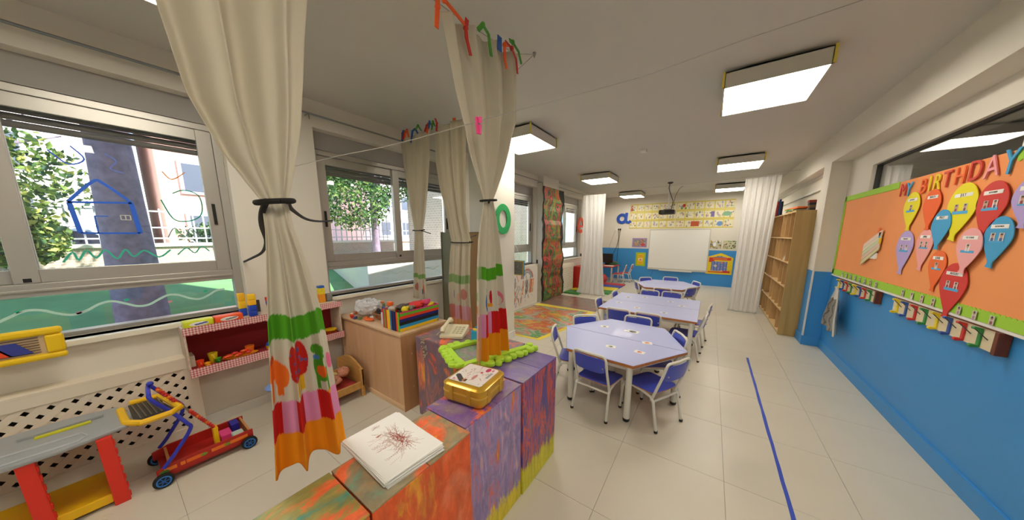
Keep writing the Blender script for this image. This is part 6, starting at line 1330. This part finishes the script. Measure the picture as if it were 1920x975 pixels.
for i in range(n-1):
    for j in range(n-1): g_.bm.faces.new((V[i][j], V[i][j+1], V[i+1][j+1], V[i+1][j]))
o = g_.build('lawn', mat('#5c8a58', .9, var=.35, scale=3)); o['kind'] = 'structure'
struct(MB().box(XL-.22, XR+.4, YB-.3, 3.8, ZC+.31, 5.9).build('lawn_shade_block', mat('#cfc4b8', .9)))  # unseen block added above the roof to keep the near lawn in shade
single('path', MB().prism([(-5.4, 2.9), (-8.4, 3.4), (-8.4, 8.5), (-5.2, 4.6)], .30, .93), mat('#d9d4c8', .9), 'pale paved path outside the second window', 'path')
single('street', MB().box(-16, -8.75, -8, 34, .70, .86), mat('#b5b2ad', .9), 'grey street beyond the garden wall', 'road')
t = thing('garden_wall', 'low brick garden wall with a pale coping', 'garden wall', (-8.6, 8, .5)); MB().box(-8.72, -8.5, -8, 30, .5, 1.28).build('brickwork', mat_brick('#a89a8c', '#b7a596', '#d0c8bc', 6), t); MB().box(-8.76, -8.46, -8, 30, 1.28, 1.34).build('coping', mat('#d8d4ca', .8), t)
t = thing('fence', 'light metal bar fence on top of the garden wall', 'fence', (-8.6, 8, 1.34)); b = MB()
for k in range(230): b.box(-8.61, -8.595, -6+.14*k, -5.978+.14*k, 1.34, 1.98)
o = b.build('bars', mat('#b8c0c6', .5), t); o['kind'] = 'stuff'
for z in (1.42, 1.62, 1.92): MB().box(-8.62, -8.59, -6, 26, z, z+.025).build('rail', mat('#c4cace', .5), t)
def tree(x, y, z0, r, h, crowns, label, lean=0, cols=('#3f6a3a', '#5a8a4a', '#8aa85a', '#2f5034'), seed=0, n=2600, s=.055):
    t = thing('tree', label, 'tree', (x, y, z0)); MB().tube([(x, y, z0), (x, y-lean*.3, z0+h*.4), (x, y-lean, z0+h)], [r*1.2, r, r*.75], 14).build('trunk', BARK, t, smooth=True)
    for k in range(4): a = seed+k*1.7; MB().tube([(x, y-lean*.8, z0+h*.75), (x+.5*math.cos(a), y-lean+.6*math.sin(a), z0+h*.95), (x+1.0*math.cos(a), y-lean+1.2*math.sin(a), z0+h*1.1)], [r*.4, r*.25, r*.1], 7).build('branch', BARK, t, smooth=True)
    for k, (dx, dy, dz, rx, ry, rz_) in enumerate(crowns): leafcloud(t, 'foliage', (x+dx, y+dy, z0+dz), (rx, ry, rz_), n, cols, s, seed*10+k)
tree(-6.2, .22, .25, .20, 3.6, [(0, 0, 4.2, 1.6, 2.0, .9)], 'thick-trunked tree standing on the lawn right outside the nearest window', lean=-.02, seed=1)
tree(-8.0, -1.2, .8, .10, 2.0, [(0, .3, 1.5, .7, 1.0, .8), (.2, .55, .65, .4, .45, .4), (.2, 0, 2.9, .9, 1.1, .8)], 'leafy yellow-green tree left of the thick trunk by the fence', seed=2, cols=('#6a8a4a', '#8fae5a', '#c0c86a', '#44683a', '#3f5f4a'), n=2600, s=.05)
tree(-7.2, 4.15, .7, .09, 2.6, [(0, -.5, 1.6, .8, .9, .7), (0, .5, 2.4, .9, 1.0, .8), (0, -1.0, 2.6, .7, .8, .6)], 'bushy green tree outside the second window', seed=3, n=3200, s=.045)
tree(-7.6, 7.9, .8, .08, 2.4, [(0, 0, 2.3, .8, .9, .8), (0, 0, .8, .5, .6, .5)], 'slender green tree beyond the paved path', seed=4, n=2200, s=.05)
tree(-10.5, 3.0, .8, .10, 2.4, [(0, 0, .9, .6, 1.4, .5), (0, 1, 2.5, 1, 1.6, .8)], 'green tree across the street beyond the fence', seed=5, n=2200, s=.06)
t = thing('hedge', 'dark green hedge behind the metal fence', 'hedge', (-9.1, 3.2, .9)); leafcloud(t, 'foliage', (-9.15, 2.2, 1.5), (.25, 1.3, .35), 2500, ('#35573a', '#4a7044', '#6a8a50'), .045, 77)
def building(x, y0, y1, z1, wall, label, wins, roof='#b8a79a', depth=4):
    t = thing('building', label, 'building', (x-depth/2, (y0+y1)/2, .8)); MB().box(x-depth, x, y0, y1, .8, z1).build('walls', wall, t); MB().box(x-depth-.1, x+.25, y0-.1, y1+.1, z1, z1+.2).build('roof', mat(roof, .8), t)
    for (a, z, w, h) in wins:
        f = MB().box(x, x+.05, a, a+w, z, z+h).build('window_frame', mat('#d8d4d0', .6), t); MB().box(x+.05, x+.056, a+.08, a+w-.08, z+.08, z+h-.08).build('pane', mat('#5a6270', .15), f)
building(-13, 1.2, 5.6, 6.2, mat('#d2a592', .85), 'pinkish apartment building behind the trees, seen through the nearest window', [(1.6+.9*k, 1.2+1.5*j, .6, .95) for k in range(4) for j in range(3)], roof='#a05a40')
building(-14, -6, .8, 5.5, mat('#dcd6cf', .85), 'pale building far left through the nearest window', [(-5+1.2*k, 1.6+1.5*j, .7, .9) for k in range(4) for j in range(2)])
building(-13.5, 7.5, 13.8, 4.6, mat('#d9d0d4', .85), 'pale lilac building through the second window', [(8+1.2*k, 1.4+1.3*j, .7, .8) for k in range(4) for j in range(2)], roof='#6a6478')
t = thing('parked_car', 'pale blue car parked behind the fence outside the nearest window', 'car', (-9.8, -.7, .86))
b = MB(); prof = [(-1.9, .95), (-1.85, 1.25), (-1.2, 1.32), (-.75, 1.62), (.25, 1.62), (.75, 1.34), (1.2, 1.26), (1.25, .95)]
b.prism([(y-.3, z) for y, z in prof], -10.6, -9.2, 'x'); b.build('body', mat('#a8bcd0', .3, coat=.5), t, bevel=.04)
MB().prism([(-1.36, 1.34), (-1.0, 1.56), (-.52, 1.57), (-.52, 1.34)], -9.205, -9.19, 'x').prism([(-.47, 1.34), (-.47, 1.57), (-.1, 1.56), (.3, 1.34)], -9.205, -9.19, 'x').build('window', mat('#2a3040', .1), t)
for yy in (-1.7, .4): MB().lathe((-9.25, yy, 1.03), [(.17, -.05), (.17, .07), (.1, .075)], 18, 'x').build('wheel', mat('#1d1d1f', .6), t)
t = thing('brick_wing', 'brick wing of the school outside the far windows', 'building', (-6.4, 9.5, 0)); MB().box(-7.2, -5.75, 5.15, 6.4, -.1, 5.5).build('brickwork', mat_brick('#bdb0a4', '#cabdb0', '#e4ded4', 4.2), t); MB().box(-7.2, -5.75, 9.3, 19, -.1, 3.6).build('brickwork', mat_brick('#bdb0a4', '#cabdb0', '#e4ded4', 4.2), t)
for yy in (9.9, 11.9, 14.3, 16.4):
    f = MB().box(-5.75, -5.72, yy, yy+.9, .9, 2.4).build('window_frame', mat('#7ab4c8', .5), t); MB().box(-5.72, -5.715, yy+.07, yy+.83, .97, 2.33).build('pane', mat('#5a8aa0', .15), f)
single('bush', MB().ball((-4.9, 6.6, .3), (.5, .7, .5), 14), mat('#5f9a58', .9, var=.4, scale=12), 'rounded green bush outside the third window', 'bush')
